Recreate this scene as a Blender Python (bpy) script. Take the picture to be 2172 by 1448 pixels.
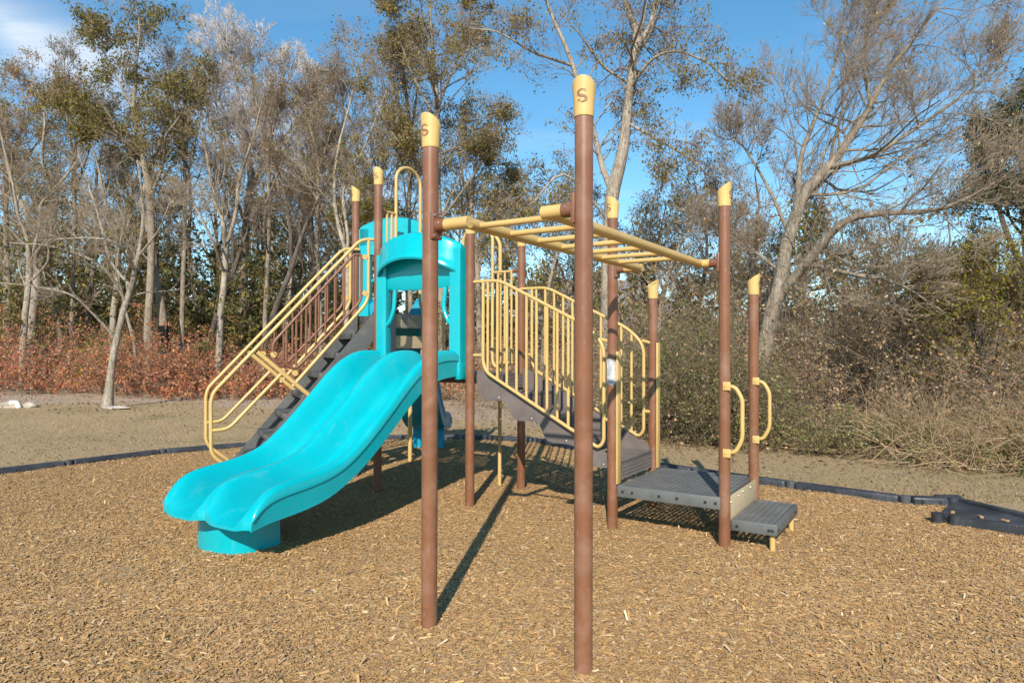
import bpy, bmesh, math, random
import numpy as np
from mathutils import Vector, Matrix

for o in list(bpy.data.objects):
    bpy.data.objects.remove(o)
sc = bpy.context.scene
COL = sc.collection
R = math.radians

# ------------------------------------------------------------------ camera
CAM_H, FPX, PITCH, ROLL = 1.55, 1443.44, 0.009, 0.0022
cam = bpy.data.cameras.new('camera')
cam.sensor_width = 36.0
cam.lens = FPX / 2172 * 36.0
cam.clip_start, cam.clip_end = 0.05, 3000
cam_o = bpy.data.objects.new('camera', cam)
COL.objects.link(cam_o)
cam_o.matrix_world = Matrix.Translation((0, 0, CAM_H)) @ Matrix.Rotation(math.pi / 2 + PITCH, 4, 'X') @ Matrix.Rotation(ROLL, 4, 'Z')
sc.camera = cam_o

# ------------------------------------------------------------------ sky, sun, exposure
SUN_EL = R(32.5)
SUN_D = Vector((0.115 * math.cos(SUN_EL), 0.993 * math.cos(SUN_EL), -math.sin(SUN_EL)))   # way the light travels
w = bpy.data.worlds.new('World')
sc.world = w
w.use_nodes = True
nt = w.node_tree
nt.nodes.clear()
N = nt.nodes.new
out = N('ShaderNodeOutputWorld'); bg = N('ShaderNodeBackground'); sky = N('ShaderNodeTexSky')
sky.sky_type = 'NISHITA'; sky.sun_disc = False
sky.sun_elevation = SUN_EL; sky.sun_rotation = R(186.6)
sky.altitude = 100; sky.air_density = 1.0; sky.dust_density = 0.05; sky.ozone_density = 3.2
bg.inputs['Strength'].default_value = 0.147
tc = N('ShaderNodeTexCoord')
sep = N('ShaderNodeSeparateXYZ'); nt.links.new(tc.outputs['Generated'], sep.inputs[0])
def wmath(op, a, b=None, c=None, clamp=False):
    m = N('ShaderNodeMath'); m.operation = op; m.use_clamp = clamp
    for i, v in enumerate((a, b, c)):
        if v is None: continue
        if isinstance(v, (int, float)): m.inputs[i].default_value = v
        else: nt.links.new(v, m.inputs[i])
    return m.outputs[0]
zz = wmath('MAXIMUM', sep.outputs['Z'], 0.06)
cx = wmath('DIVIDE', sep.outputs['X'], zz); cy = wmath('DIVIDE', sep.outputs['Y'], zz)
cmb = N('ShaderNodeCombineXYZ'); nt.links.new(cx, cmb.inputs[0]); nt.links.new(cy, cmb.inputs[1])
mp = N('ShaderNodeMapping'); mp.inputs['Rotation'].default_value = (0, 0, R(-38)); mp.inputs['Scale'].default_value = (0.55, 1.7, 1)
mp.inputs['Location'].default_value = (0.35, 0.6, 0)
nt.links.new(cmb.outputs[0], mp.inputs['Vector'])
nz = N('ShaderNodeTexNoise'); nz.inputs['Scale'].default_value = 0.9; nz.inputs['Detail'].default_value = 7; nz.inputs['Roughness'].default_value = 0.55; nz.inputs['Distortion'].default_value = 0.5
nt.links.new(mp.outputs[0], nz.inputs['Vector'])
thin = wmath('MULTIPLY', wmath('SUBTRACT', nz.outputs['Fac'], 0.5), 1.6, clamp=True)      # thin cirrus veil all over the sky
# one thicker streak of cirrus above the left end of the wood
def streak(ax, ay, bx, by, wd):
    dx, dy = bx - ax, by - ay; ln = math.hypot(dx, dy); dx /= ln; dy /= ln
    px = wmath('SUBTRACT', cx, ax); py = wmath('SUBTRACT', cy, ay)
    al = wmath('ADD', wmath('MULTIPLY', px, dx), wmath('MULTIPLY', py, dy))
    ac = wmath('ABSOLUTE', wmath('ADD', wmath('MULTIPLY', px, -dy), wmath('MULTIPLY', py, dx)))
    ac2 = wmath('ADD', ac, wmath('MULTIPLY', wmath('SUBTRACT', nz.outputs['Fac'], 0.5), 0.9))
    f1 = wmath('SUBTRACT', 1.0, wmath('DIVIDE', ac2, wd), clamp=True)
    over = wmath('MAXIMUM', wmath('SUBTRACT', 0.0, al), wmath('SUBTRACT', al, ln))
    f2 = wmath('SUBTRACT', 1.0, wmath('DIVIDE', over, 0.6), clamp=True)
    return wmath('MULTIPLY', wmath('MULTIPLY', f1, f1), f2)
s1 = streak(-1.52, 1.78, -1.60, 2.45, 0.42)
s2 = streak(-1.2, 3.0, -1.0, 4.4, 0.55)
nz2 = N('ShaderNodeTexNoise'); nz2.inputs['Scale'].default_value = 5.0; nz2.inputs['Detail'].default_value = 8; nz2.inputs['Roughness'].default_value = 0.6
nt.links.new(mp.outputs[0], nz2.inputs['Vector'])
tex = wmath('ADD', 0.45, wmath('MULTIPLY', nz2.outputs['Fac'], 0.9))
cl = wmath('MULTIPLY', wmath('ADD', wmath('MULTIPLY', s1, 0.62), wmath('ADD', wmath('MULTIPLY', s2, 0.55), wmath('MULTIPLY', thin, 0.3))), tex, clamp=True)
mix = N('ShaderNodeMix'); mix.data_type = 'RGBA'
nt.links.new(cl, mix.inputs['Factor'])
hs = N('ShaderNodeHueSaturation'); hs.inputs['Hue'].default_value = 0.487; hs.inputs['Saturation'].default_value = 1.18; nt.links.new(sky.outputs[0], hs.inputs['Color'])
nt.links.new(hs.outputs[0], mix.inputs['A']); mix.inputs['B'].default_value = (6.3, 6.5, 6.8, 1)
nt.links.new(mix.outputs['Result'], bg.inputs['Color']); nt.links.new(bg.outputs[0], out.inputs[0])

sun = bpy.data.lights.new('sun', 'SUN')
sun.energy = 4.9; sun.angle = R(0.53); sun.color = (1.0, 0.93, 0.82)
sun_o = bpy.data.objects.new('sun', sun); COL.objects.link(sun_o)
sun_o.rotation_euler = SUN_D.to_track_quat('-Z', 'Y').to_euler()
sun_o.location = (-3, -20, 18)

vs = sc.view_settings
vs.view_transform = 'Standard'; vs.look = 'None'; vs.gamma = 1.0; vs.use_curve_mapping = False
vs.exposure = 0.28
sc.cycles.max_bounces = 4; sc.cycles.diffuse_bounces = 2; sc.cycles.glossy_bounces = 2; sc.cycles.transmission_bounces = 2; sc.cycles.use_adaptive_sampling = True; sc.cycles.adaptive_threshold = 0.02; sc.cycles.transparent_max_bounces = 6
sc.cycles.caustics_reflective = False; sc.cycles.caustics_refractive = False
sc.cycles.use_denoising = True; sc.cycles.denoiser = 'OPENIMAGEDENOISE'; sc.cycles.denoising_input_passes = 'RGB_ALBEDO_NORMAL'; sc.cycles.denoising_prefilter = 'ACCURATE'

def at(px, py, Y):
    """world point Y metres in front of the camera that the photograph (2172 wide) shows at px, py"""
    X, Q = px - 1086, py - 724
    cr, sr = math.cos(ROLL), math.sin(ROLL)
    X, Q = X * cr + Q * sr, -X * sr + Q * cr
    d = (X / FPX, 1.0, -Q / FPX); cp, sp = math.cos(PITCH), math.sin(PITCH)
    d = (d[0], cp - d[2] * sp, sp + d[2] * cp)
    t = Y / d[1]
    return np.array([d[0] * t, Y, CAM_H + d[2] * t])

# ------------------------------------------------------------------ materials
def mat(name):
    m = bpy.data.materials.new(name); m.use_nodes = True
    t = m.node_tree; b = t.nodes['Principled BSDF']
    return m, t, b
def ramp(t, stops):
    r = t.nodes.new('ShaderNodeValToRGB'); e = r.color_ramp.elements
    while len(e) < len(stops): e.new(0.5)
    for x, (p, c) in zip(e, stops): x.position = p; x.color = (*c, 1)
    return r
def noise(t, scale, detail=4, rough=0.5, dist=0.0, coord='Object', stretch=None, dim='3D'):
    n = t.nodes.new('ShaderNodeTexNoise'); n.inputs['Scale'].default_value = scale
    n.inputs['Detail'].default_value = detail; n.inputs['Roughness'].default_value = rough; n.inputs['Distortion'].default_value = dist
    c = t.nodes.new('ShaderNodeTexCoord'); src = c.outputs[coord]
    if stretch:
        m = t.nodes.new('ShaderNodeMapping'); m.inputs['Scale'].default_value = stretch
        t.links.new(src, m.inputs[0]); src = m.outputs[0]
    t.links.new(src, n.inputs['Vector'])
    return n
def bump(t, b, src, strength, dist):
    k = t.nodes.new('ShaderNodeBump'); k.inputs['Strength'].default_value = strength; k.inputs['Distance'].default_value = dist
    t.links.new(src, k.inputs['Height']); t.links.new(k.outputs[0], b.inputs['Normal'])
def mixc(t, fac, a, b, mode='MIX'):
    m = t.nodes.new('ShaderNodeMix'); m.data_type = 'RGBA'; m.blend_type = mode
    for key, v in (('Factor', fac), ('A', a), ('B', b)):
        s = [i for i in m.inputs if i.name == key and (i.type == 'RGBA' or key == 'Factor' and i.type == 'VALUE')][0]
        if isinstance(v, (int, float)): s.default_value = v
        elif isinstance(v, tuple): s.default_value = (*v, 1)
        else: t.links.new(v, s)
    return [o for o in m.outputs if o.type == 'RGBA'][0]

def plastic_mat(name, c, var=0.12, rough=0.38, dust=None, dust_amt=0.0, nscale=6, bumps=0.0, spec=0.5):
    m, t, b = mat(name)
    n = noise(t, nscale, 6, 0.6)
    lo = tuple(x * (1 - var) for x in c); hi = tuple(min(1, x * (1 + var)) for x in c)
    col = ramp(t, [(0.3, lo), (0.7, hi)]); t.links.new(n.outputs['Fac'], col.inputs[0]); res = col.outputs[0]
    if dust:
        n2 = noise(t, 2.6, 8, 0.68, 0.3); r2 = ramp(t, [(0.48, (0, 0, 0)), (0.72, (dust_amt,) * 3)])
        t.links.new(n2.outputs['Fac'], r2.inputs[0]); res = mixc(t, r2.outputs[0], res, dust)
        n3 = noise(t, 60, 3, 0.6, stretch=(1, 1, 0.25)); r3 = ramp(t, [(0.62, (0, 0, 0)), (0.72, (dust_amt * .7,) * 3)])
        t.links.new(n3.outputs['Fac'], r3.inputs[0]); res = mixc(t, r3.outputs[0], res, dust)
    t.links.new(res, b.inputs['Base Color'])
    rr = noise(t, 9, 5, 0.6); r4 = ramp(t, [(0.3, (rough * .8,) * 3), (0.7, (min(1, rough * 1.35),) * 3)])
    t.links.new(rr.outputs['Fac'], r4.inputs[0]); t.links.new(r4.outputs[0], b.inputs['Roughness'])
    b.inputs['Specular IOR Level'].default_value = spec
    if bumps:
        nb = noise(t, 160, 3, 0.6); bump(t, b, nb.outputs['Fac'], bumps, 0.004)
    return m

M = {}
M['brown'] = plastic_mat('brown post paint', (0.21, 0.087, 0.043), 0.12, 0.36, (0.33, 0.20, 0.138), 0.75, 3, 0.0)
M['brownrail'] = plastic_mat('brown rail paint', (0.20, 0.082, 0.043), 0.08, 0.4, (0.36, 0.215, 0.16), 0.25, 5)
M['tan'] = plastic_mat('tan yellow paint', (0.60, 0.40, 0.14), 0.08, 0.4, (0.5, 0.36, 0.2), 0.35, 5)
M['tancap'] = plastic_mat('tan cap plastic', (0.64, 0.43, 0.15), 0.06, 0.5, (0.5, 0.36, 0.2), 0.2, 8, 0.08)
M['tanpanel'] = plastic_mat('tan panel plastic', (0.54, 0.42, 0.25), 0.06, 0.5, (0.4, 0.33, 0.24), 0.3, 5, 0.05)
M['turq'] = plastic_mat('turquoise plastic', (0.0, 0.405, 0.465), 0.05, 0.2, (0.05, 0.45, 0.49), 0.2, 2.5, 0.02)
def add_scuffs(m):
    t = m.node_tree; b = t.nodes['Principled BSDF']; src = b.inputs['Base Color'].links[0].from_socket
    n = noise(t, 7, 7, .7, .4, stretch=(2.6, .42, .42)); r = ramp(t, [(.58, (0, 0, 0)), (.70, (.4, .4, .4))]); t.links.new(n.outputs['Fac'], r.inputs[0])
    n2 = noise(t, 55, 4, .7, stretch=(3.0, .25, .25)); r2 = ramp(t, [(.64, (0, 0, 0)), (.74, (.22, .22, .22))]); t.links.new(n2.outputs['Fac'], r2.inputs[0])
    c = mixc(t, r.outputs[0], src, (0.10, 0.42, 0.45)); c = mixc(t, r2.outputs[0], c, (0.16, 0.43, 0.45)); t.links.new(c, b.inputs['Base Color'])
add_scuffs(M['turq'])
M['turqdark'] = plastic_mat('blue plastic', (0.0, 0.30, 0.46), 0.08, 0.34, (0.10, 0.36, 0.45), 0.3, 2.5, 0.03)
M['deck'] = plastic_mat('grey vinyl deck coating', (0.118, 0.122, 0.118), 0.16, 0.45, (0.22, 0.21, 0.19), 0.55, 7, 0.12)
M['stairbrown'] = plastic_mat('brown vinyl stair coating', (0.145, 0.117, 0.106), 0.14, 0.55, (0.25, 0.22, 0.2), 0.4, 7, 0.15)
M['slate'] = plastic_mat('slate panel plastic', (0.27, 0.245, 0.22), 0.08, 0.5, (0.28, 0.25, 0.22), 0.3, 6, 0.1)
M['stringer'] = plastic_mat('grey stair stringer', (0.10, 0.102, 0.10), 0.14, 0.42, (0.26, 0.25, 0.24), 0.4, 6, 0.1)
M['border'] = plastic_mat('black border plastic', (0.034, 0.037, 0.044), 0.25, 0.42, (0.16, 0.165, 0.17), 0.55, 4, 0.2)
M['steel'] = plastic_mat('bolt steel', (0.55, 0.54, 0.52), 0.1, 0.3, None, 0, 30); M['steel'].node_tree.nodes['Principled BSDF'].inputs['Metallic'].default_value = 0.9
M['white'] = plastic_mat('white paper', (0.78, 0.78, 0.77), 0.05, 0.7, (0.55, 0.55, 0.55), 0.4, 30, 0.2)
def sticker_mat():
    m, t, b = mat('printed white sticker'); c = t.nodes.new('ShaderNodeTexCoord'); sp = t.nodes.new('ShaderNodeSeparateXYZ'); t.links.new(c.outputs['Object'], sp.inputs[0])
    wv = t.nodes.new('ShaderNodeTexWave'); wv.bands_direction = 'Z'; wv.inputs['Scale'].default_value = 26; wv.inputs['Distortion'].default_value = 0.4; t.links.new(c.outputs['Object'], wv.inputs['Vector'])
    r1 = ramp(t, [(0.0, (.30, .32, .36)), (0.12, (.50, .51, .52)), (0.22, (.60, .60, .59))]); t.links.new(wv.outputs['Fac'], r1.inputs[0])
    n = noise(t, 18, 5, .6); r2 = ramp(t, [(0.38, (.62, .62, .62)), (0.6, (1, 1, 1))]); t.links.new(n.outputs['Fac'], r2.inputs[0])
    t.links.new(mixc(t, 1.0, r1.outputs[0], r2.outputs[0], 'MULTIPLY'), b.inputs['Base Color']); b.inputs['Roughness'].default_value = .6
    return m
M['sticker'] = sticker_mat()
M['dark'] = plastic_mat('hole shade black', (0.02, 0.018, 0.016), 0.2, 0.8)  # near-black colour standing in for the shade inside the skirt holes
M['emblem'] = plastic_mat('emblem brown', (0.27, 0.13, 0.07), 0.1, 0.6)
M['brick'] = plastic_mat('house brick', (0.30, 0.22, 0.18), 0.25, 0.9, None, 0, 30)
M['shingle'] = plastic_mat('roof shingle', (0.20, 0.185, 0.175), 0.25, 0.9, None, 0, 18)
M['glass'] = plastic_mat('window glass', (0.05, 0.06, 0.07), 0.2, 0.12)
M['trim'] = plastic_mat('house trim', (0.62, 0.6, 0.56), 0.05, 0.6)
M['stone'] = plastic_mat('pale stone', (0.42, 0.36, 0.29), 0.2, 0.9, None, 0, 12, 0.5)

def bark_mat(name, lo, hi, twig=False):
    m, t, b = mat(name)
    n = noise(t, 5, 6, 0.65, stretch=(1, 1, 0.3)); r = ramp(t, [(0.3, lo), (0.7, hi)]); t.links.new(n.outputs['Fac'], r.inputs[0])
    t.links.new(r.outputs[0], b.inputs['Base Color']); b.inputs['Roughness'].default_value = 0.9; b.inputs['Specular IOR Level'].default_value = 0.15
    if not twig:
        v = noise(t, 26, 6, 0.7, 0.6, stretch=(1, 1, 0.22)); bump(t, b, v.outputs['Fac'], 0.9, 0.03)
        r2 = ramp(t, [(0.35, (0.45, 0.43, 0.42)), (0.58, (1, 1, 1))]); t.links.new(v.outputs['Fac'], r2.inputs[0])
        t.links.new(mixc(t, 1.0, r.outputs[0], r2.outputs[0], 'MULTIPLY'), b.inputs['Base Color'])
    return m
M['bark'] = bark_mat('grey tree bark', (0.225, 0.182, 0.136), (0.44, 0.37, 0.285))
M['barkdark'] = bark_mat('dark tree bark', (0.085, 0.068, 0.056), (0.21, 0.175, 0.145))
M['barkpale'] = bark_mat('pale tree bark', (0.30, 0.252, 0.195), (0.53, 0.455, 0.36))
M['twig'] = bark_mat('grey brown twigs', (0.215, 0.162, 0.112), (0.42, 0.335, 0.245), True)
M['twigpale'] = bark_mat('pale twigs', (0.50, 0.44, 0.41), (0.70, 0.63, 0.60), True)
M['twigred'] = bark_mat('lavender brown twigs', (0.215, 0.155, 0.125), (0.42, 0.32, 0.27), True)
M['twigdark'] = bark_mat('dark twigs', (0.125, 0.09, 0.062), (0.27, 0.20, 0.14), True)
M['char'] = bark_mat('blackened bark', (0.008, 0.008, 0.010), (0.028, 0.026, 0.028))

def leaf_mat(name, trans=0.35, rough=0.75):
    m, t, b = mat(name)
    a = t.nodes.new('ShaderNodeAttribute'); a.attribute_name = 'tint'
    t.links.new(a.outputs['Color'], b.inputs['Base Color']); b.inputs['Roughness'].default_value = rough; b.inputs['Specular IOR Level'].default_value = 0.2
    tr = t.nodes.new('ShaderNodeBsdfTranslucent'); t.links.new(a.outputs['Color'], tr.inputs[0])
    mx = t.nodes.new('ShaderNodeMixShader'); mx.inputs[0].default_value = trans
    t.links.new(b.outputs[0], mx.inputs[1]); t.links.new(tr.outputs[0], mx.inputs[2])
    t.links.new(mx.outputs[0], t.nodes['Material Output'].inputs['Surface'])
    return m
M['leaf'] = leaf_mat('leaf')
M['drygrass'] = leaf_mat('dry grass blade', 0.42)
def chip_mat(kind='INSTANCER'):
    m, t, b = mat('wood chip')
    a = t.nodes.new('ShaderNodeAttribute'); a.attribute_name = 'tint'; a.attribute_type = kind
    n = noise(t, 45, 4, 0.6); r = ramp(t, [(0.3, (0.72, 0.72, 0.72)), (0.7, (1.15, 1.15, 1.15))]); t.links.new(n.outputs['Fac'], r.inputs[0])
    t.links.new(mixc(t, 1.0, a.outputs['Color'], r.outputs[0], 'MULTIPLY'), b.inputs['Base Color'])
    b.inputs['Roughness'].default_value = 0.75; b.inputs['Specular IOR Level'].default_value = 0.3
    return m
M['chip'] = chip_mat(); M['scrap'] = chip_mat('GEOMETRY')
def mulch_mat():
    m, t, b = mat('wood mulch bed')
    v = t.nodes.new('ShaderNodeTexVoronoi'); v.inputs['Scale'].default_value = 34; v.inputs['Randomness'].default_value = 1
    c = t.nodes.new('ShaderNodeTexCoord'); n0 = noise(t, 14, 3, 0.6)
    mp = t.nodes.new('ShaderNodeMapping'); mp.inputs['Scale'].default_value = (1, 2.2, 1); t.links.new(c.outputs['Object'], mp.inputs[0])
    ad = t.nodes.new('ShaderNodeVectorMath'); ad.operation = 'ADD'; t.links.new(mp.outputs[0], ad.inputs[0])
    sc_ = t.nodes.new('ShaderNodeVectorMath'); sc_.operation = 'SCALE'; sc_.inputs['Scale'].default_value = 0.15
    t.links.new(n0.outputs['Color'], sc_.inputs[0]); t.links.new(sc_.outputs[0], ad.inputs[1]); t.links.new(ad.outputs[0], v.inputs['Vector'])
    s = t.nodes.new('ShaderNodeSeparateColor'); t.links.new(v.outputs['Color'], s.inputs[0])
    r = ramp(t, [(0.0, (0.26, 0.16, 0.07)), (0.4, (0.38, 0.24, 0.10)), (0.8, (0.46, 0.295, 0.125)), (1.0, (0.52, 0.36, 0.17))])
    t.links.new(s.outputs[0], r.inputs[0]); t.links.new(r.outputs[0], b.inputs['Base Color'])
    b.inputs['Roughness'].default_value = 0.9
    bump(t, b, v.outputs['Distance'], 0.6, 0.012)
    return m
M['mulch'] = mulch_mat()
def lawn_mat():
    m, t, b = mat('dormant lawn and soil')
    n = noise(t, 0.55, 6, 0.62, 0.4); r = ramp(t, [(0.42, (0.49, 0.345, 0.195)), (0.58, (0.44, 0.32, 0.175)), (0.72, (0.27, 0.23, 0.11))])
    t.links.new(n.outputs['Fac'], r.inputs[0])
    n2 = noise(t, 40, 5, 0.7, stretch=(1, 1, 1)); r2 = ramp(t, [(0.3, (0.72, 0.72, 0.72)), (0.7, (1.18, 1.18, 1.18))]); t.links.new(n2.outputs['Fac'], r2.inputs[0])
    lawn = mixc(t, 1.0, r.outputs[0], r2.outputs[0], 'MULTIPLY')
    # bare leaf-littered soil towards the wood (position based)
    c = t.nodes.new('ShaderNodeTexCoord'); s = t.nodes.new('ShaderNodeSeparateXYZ'); t.links.new(c.outputs['Object'], s.inputs[0])
    def mth(op, a, b2, clamp=False):
        q = t.nodes.new('ShaderNodeMath'); q.operation = op; q.use_clamp = clamp
        for i, vv in enumerate((a, b2)):
            if isinstance(vv, (int, float)): q.inputs[i].default_value = vv
            else: t.links.new(vv, q.inputs[i])
        return q.outputs[0]
    n3 = noise(t, 0.8, 5, 0.6)
    # edge line: y > 17.2 - 0.5*max(x+6,0) (left lawn), nearer on the right
    ex = mth('MULTIPLY', mth('MAXIMUM', mth('ADD', s.outputs[0], 9.0), 0.0), 0.58)
    edge = mth('MAXIMUM', mth('SUBTRACT', 18.6, ex), 9.7)
    dd = mth('ADD', mth('SUBTRACT', s.outputs[1], edge), mth('MULTIPLY', mth('SUBTRACT', n3.outputs['Fac'], 0.5), 5.0))
    f = mth('MULTIPLY', dd, 0.9, True)
    n4 = noise(t, 12, 6, 0.7); soil = ramp(t, [(0.3, (0.30, 0.21, 0.145)), (0.5, (0.47, 0.35, 0.25)), (0.75, (0.60, 0.47, 0.35))]); t.links.new(n4.outputs['Fac'], soil.inputs[0])
    res = mixc(t, f, lawn, soil.outputs[0])
    t.links.new(res, b.inputs['Base Color']); b.inputs['Roughness'].default_value = 0.95; b.inputs['Specular IOR Level'].default_value = 0.1
    bump(t, b, n2.outputs['Fac'], 0.9, 0.03)
    return m
M['lawn'] = lawn_mat()

# ------------------------------------------------------------------ mesh helpers
def tag(o, label=None, cat=None, group=None, kind=None):
    if label: o['label'] = label
    if cat: o['category'] = cat
    if group: o['group'] = group
    if kind: o['kind'] = kind
    return o
def link(o, parent=None):
    COL.objects.link(o)
    if parent is not None: o.parent = parent
    return o
def empty(name, loc=(0, 0, 0), rz=0.0):
    o = bpy.data.objects.new(name, None); o.location = loc; o.rotation_euler = (0, 0, rz); o.empty_display_size = 0.2
    return link(o)
def fast_mesh(name, V, F, tint=None, smooth=True):
    """V (n,3); F list of (m,k) index arrays"""
    me = bpy.data.meshes.new(name)
    V = np.asarray(V, np.float32); me.vertices.add(len(V)); me.vertices.foreach_set('co', V.ravel())
    F = [np.asarray(f, np.int32) for f in F if len(f)]
    loops = np.concatenate([f.ravel() for f in F]); tot = np.concatenate([np.full(len(f), f.shape[1], np.int32) for f in F])
    st = np.concatenate([[0], np.cumsum(tot)[:-1]]).astype(np.int32)
    me.loops.add(len(loops)); me.loops.foreach_set('vertex_index', loops)
    me.polygons.add(len(tot)); me.polygons.foreach_set('loop_start', st); me.polygons.foreach_set('loop_total', tot)
    me.polygons.foreach_set('use_smooth', np.full(len(tot), smooth, bool))
    if tint is not None:
        a = me.attributes.new('tint', 'FLOAT_COLOR', 'POINT'); t4 = np.ones((len(V), 4), np.float32); t4[:, :3] = tint
        a.data.foreach_set('color', t4.ravel())
    me.update(calc_edges=True); me.validate()
    return me
def put(name, me, m, parent=None):
    o = bpy.data.objects.new(name, me)
    if m is not None and not me.materials: me.materials.append(m)
    return link(o, parent)

class MB:
    """collects shapes, builds ONE mesh object"""
    def __init__(s): s.v = []; s.f = []
    def add(s, V, F):
        k = len(s.v); s.v += [tuple(map(float, p)) for p in V]; s.f += [tuple(i + k for i in f) for f in F]; return s
    def box(s, lo, hi, mtx=None):
        (a, b, c), (d, e, g) = lo, hi
        P = [(a, b, c), (d, b, c), (d, e, c), (a, e, c), (a, b, g), (d, b, g), (d, e, g), (a, e, g)]
        if mtx is not None: P = [mtx @ Vector(p) for p in P]
        return s.add(P, [(3, 2, 1, 0), (4, 5, 6, 7), (0, 1, 5, 4), (1, 2, 6, 5), (2, 3, 7, 6), (3, 0, 4, 7)])
    def rbox(s, lo, hi, r=0.006, seg=2, mtx=None):
        bm = bmesh.new(); bmesh.ops.create_cube(bm, size=1)
        c = [(a + b) / 2 for a, b in zip(lo, hi)]; d = [b - a for a, b in zip(lo, hi)]
        for v in bm.verts: v.co = Vector((v.co.x * d[0] + c[0], v.co.y * d[1] + c[1], v.co.z * d[2] + c[2]))
        bmesh.ops.bevel(bm, geom=list(bm.edges), offset=min(r, 0.45 * min(d)), segments=seg, profile=0.5, affect='EDGES')
        if mtx is not None: bm.transform(mtx)
        bm.verts.index_update()
        s.add([v.co[:] for v in bm.verts], [[v.index for v in f.verts] for f in bm.faces]); bm.free(); return s
    def tube(s, pts, r, k=12, cap=True, closed=False):
        P = [Vector(p) for p in pts]; n = len(P); rr = r if hasattr(r, '__len__') else [r] * n
        V = []; F = []; up = None
        for i in range(n):
            t = (P[(i + 1) % n] - P[i - 1]) if closed else (P[min(i + 1, n - 1)] - P[max(i - 1, 0)])
            t.normalize()
            if up is None:
                ref = Vector((0, 0, 1)) if abs(t.z) < 0.9 else Vector((1, 0, 0)); up = ref - t * ref.dot(t)
            else: up = up - t * up.dot(t)
            up.normalize(); b = t.cross(up)
            for j in range(k):
                a = 2 * math.pi * j / k; V.append(P[i] + (up * math.cos(a) + b * math.sin(a)) * rr[i])
        m = n if closed else n - 1
        for i in range(m):
            for j in range(k):
                i2 = (i + 1) % n; F.append((i * k + j, i * k + (j + 1) % k, i2 * k + (j + 1) % k, i2 * k + j))
        if cap and not closed:
            F.append(tuple(range(k))[::-1]); F.append(tuple((n - 1) * k + j for j in range(k)))
        return s.add(V, F)
    def prism(s, poly, lo, hi, fn):
        """poly (x,y) list; extruded lo..hi; fn(x,y,h)->xyz"""
        n = len(poly)
        V = [fn(x, y, lo) for x, y in poly] + [fn(x, y, hi) for x, y in poly]
        F = [tuple(range(n))[::-1], tuple(range(n, 2 * n))] + [(i, (i + 1) % n, n + (i + 1) % n, n + i) for i in range(n)]
        return s.add(V, F)
    def each(s, name, m, parent=None, angle=35):
        """one object for each connected piece"""
        n = len(s.v); root = list(range(n))
        def find(i):
            while root[i] != i: root[i] = root[root[i]]; i = root[i]
            return i
        for f in s.f:
            a = find(f[0])
            for i in f[1:]: root[find(i)] = a
        groups = {}
        for f in s.f: groups.setdefault(find(f[0]), []).append(f)
        for fs in groups.values():
            q = MB(); ids = sorted({i for f in fs for i in f}); mp_ = {i: k for k, i in enumerate(ids)}
            q.v = [s.v[i] for i in ids]; q.f = [tuple(mp_[i] for i in f) for f in fs]; q.build(name, m, parent, angle)
    def build(s, name, m, parent=None, angle=35):
        me = bpy.data.meshes.new(name); me.from_pydata(s.v, [], s.f); me.update()
        bm = bmesh.new(); bm.from_mesh(me); bmesh.ops.remove_doubles(bm, verts=bm.verts, dist=2e-5); bmesh.ops.recalc_face_normals(bm, faces=bm.faces); bm.to_mesh(me); bm.free()
        me.polygons.foreach_set('use_smooth', [True] * len(me.polygons)); me.set_sharp_from_angle(angle=R(angle))
        return put(name, me, m, parent)

def fillet(pts, r=0.06, n=6, closed=False):
    P = [Vector(p) for p in pts]; out_ = []
    N_ = len(P)
    for i, p in enumerate(P):
        if not closed and i in (0, N_ - 1): out_.append(p); continue
        a, c = P[i - 1], P[(i + 1) % N_]
        d1, d2 = (a - p), (c - p); q = min(r, d1.length * 0.48, d2.length * 0.48)
        s_, e_ = p + d1.normalized() * q, p + d2.normalized() * q
        for j in range(n + 1):
            t = j / n; out_.append(s_ * (1 - t) ** 2 + p * 2 * t * (1 - t) + e_ * t * t)
    return out_

# perforated sheet: local x0..x1, y0..y1, square holes set in a grid
def perforated(mb, x0, x1, y0, y1, z, cell=0.034, hole=0.62, th=0.012, fn=lambda x, y, z: (x, y, z)):
    nx, ny = max(1, round((x1 - x0) / cell)), max(1, round((y1 - y0) / cell))
    dx, dy = (x1 - x0) / nx, (y1 - y0) / ny
    V = []; F = []
    for i in range(nx):
        for j in range(ny):
            ax, ay = x0 + i * dx, y0 + j * dy; hx, hy = dx * hole / 2, dy * hole / 2; mx_, my_ = ax + dx / 2, ay + dy / 2
            o = [(ax, ay), (ax + dx, ay), (ax + dx, ay + dy), (ax, ay + dy)]
            h = [(mx_ - hx, my_ - hy), (mx_ + hx, my_ - hy), (mx_ + hx, my_ + hy), (mx_ - hx, my_ + hy)]
            k = len(V)
            V += [fn(*p, z) for p in o] + [fn(*p, z - 0.002) for p in h] + [fn(*p, z - th) for p in h] + [fn(*p, z - th) for p in o]
            for q in range(4):
                r_ = (q + 1) % 4
                F += [(k + q, k + r_, k + 4 + r_, k + 4 + q), (k + 4 + q, k + 4 + r_, k + 8 + r_, k + 8 + q), (k + 8 + q, k + 8 + r_, k + 12 + r_, k + 12 + q)]
    mb.add(V, F)

# ================================================================== GROUND
ground_v = [(-400, -60, 0), (400, -60, 0), (400, 700, 0), (-400, 700, 0)]
g = MB(); g.add([(x, y, -0.035) for x, y, _ in ground_v], [(0, 1, 2, 3)])
lawn = g.build('lawn_ground', M['lawn']); tag(lawn, 'dormant tan lawn and leaf-littered soil around the play area', 'ground', kind='structure')

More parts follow.
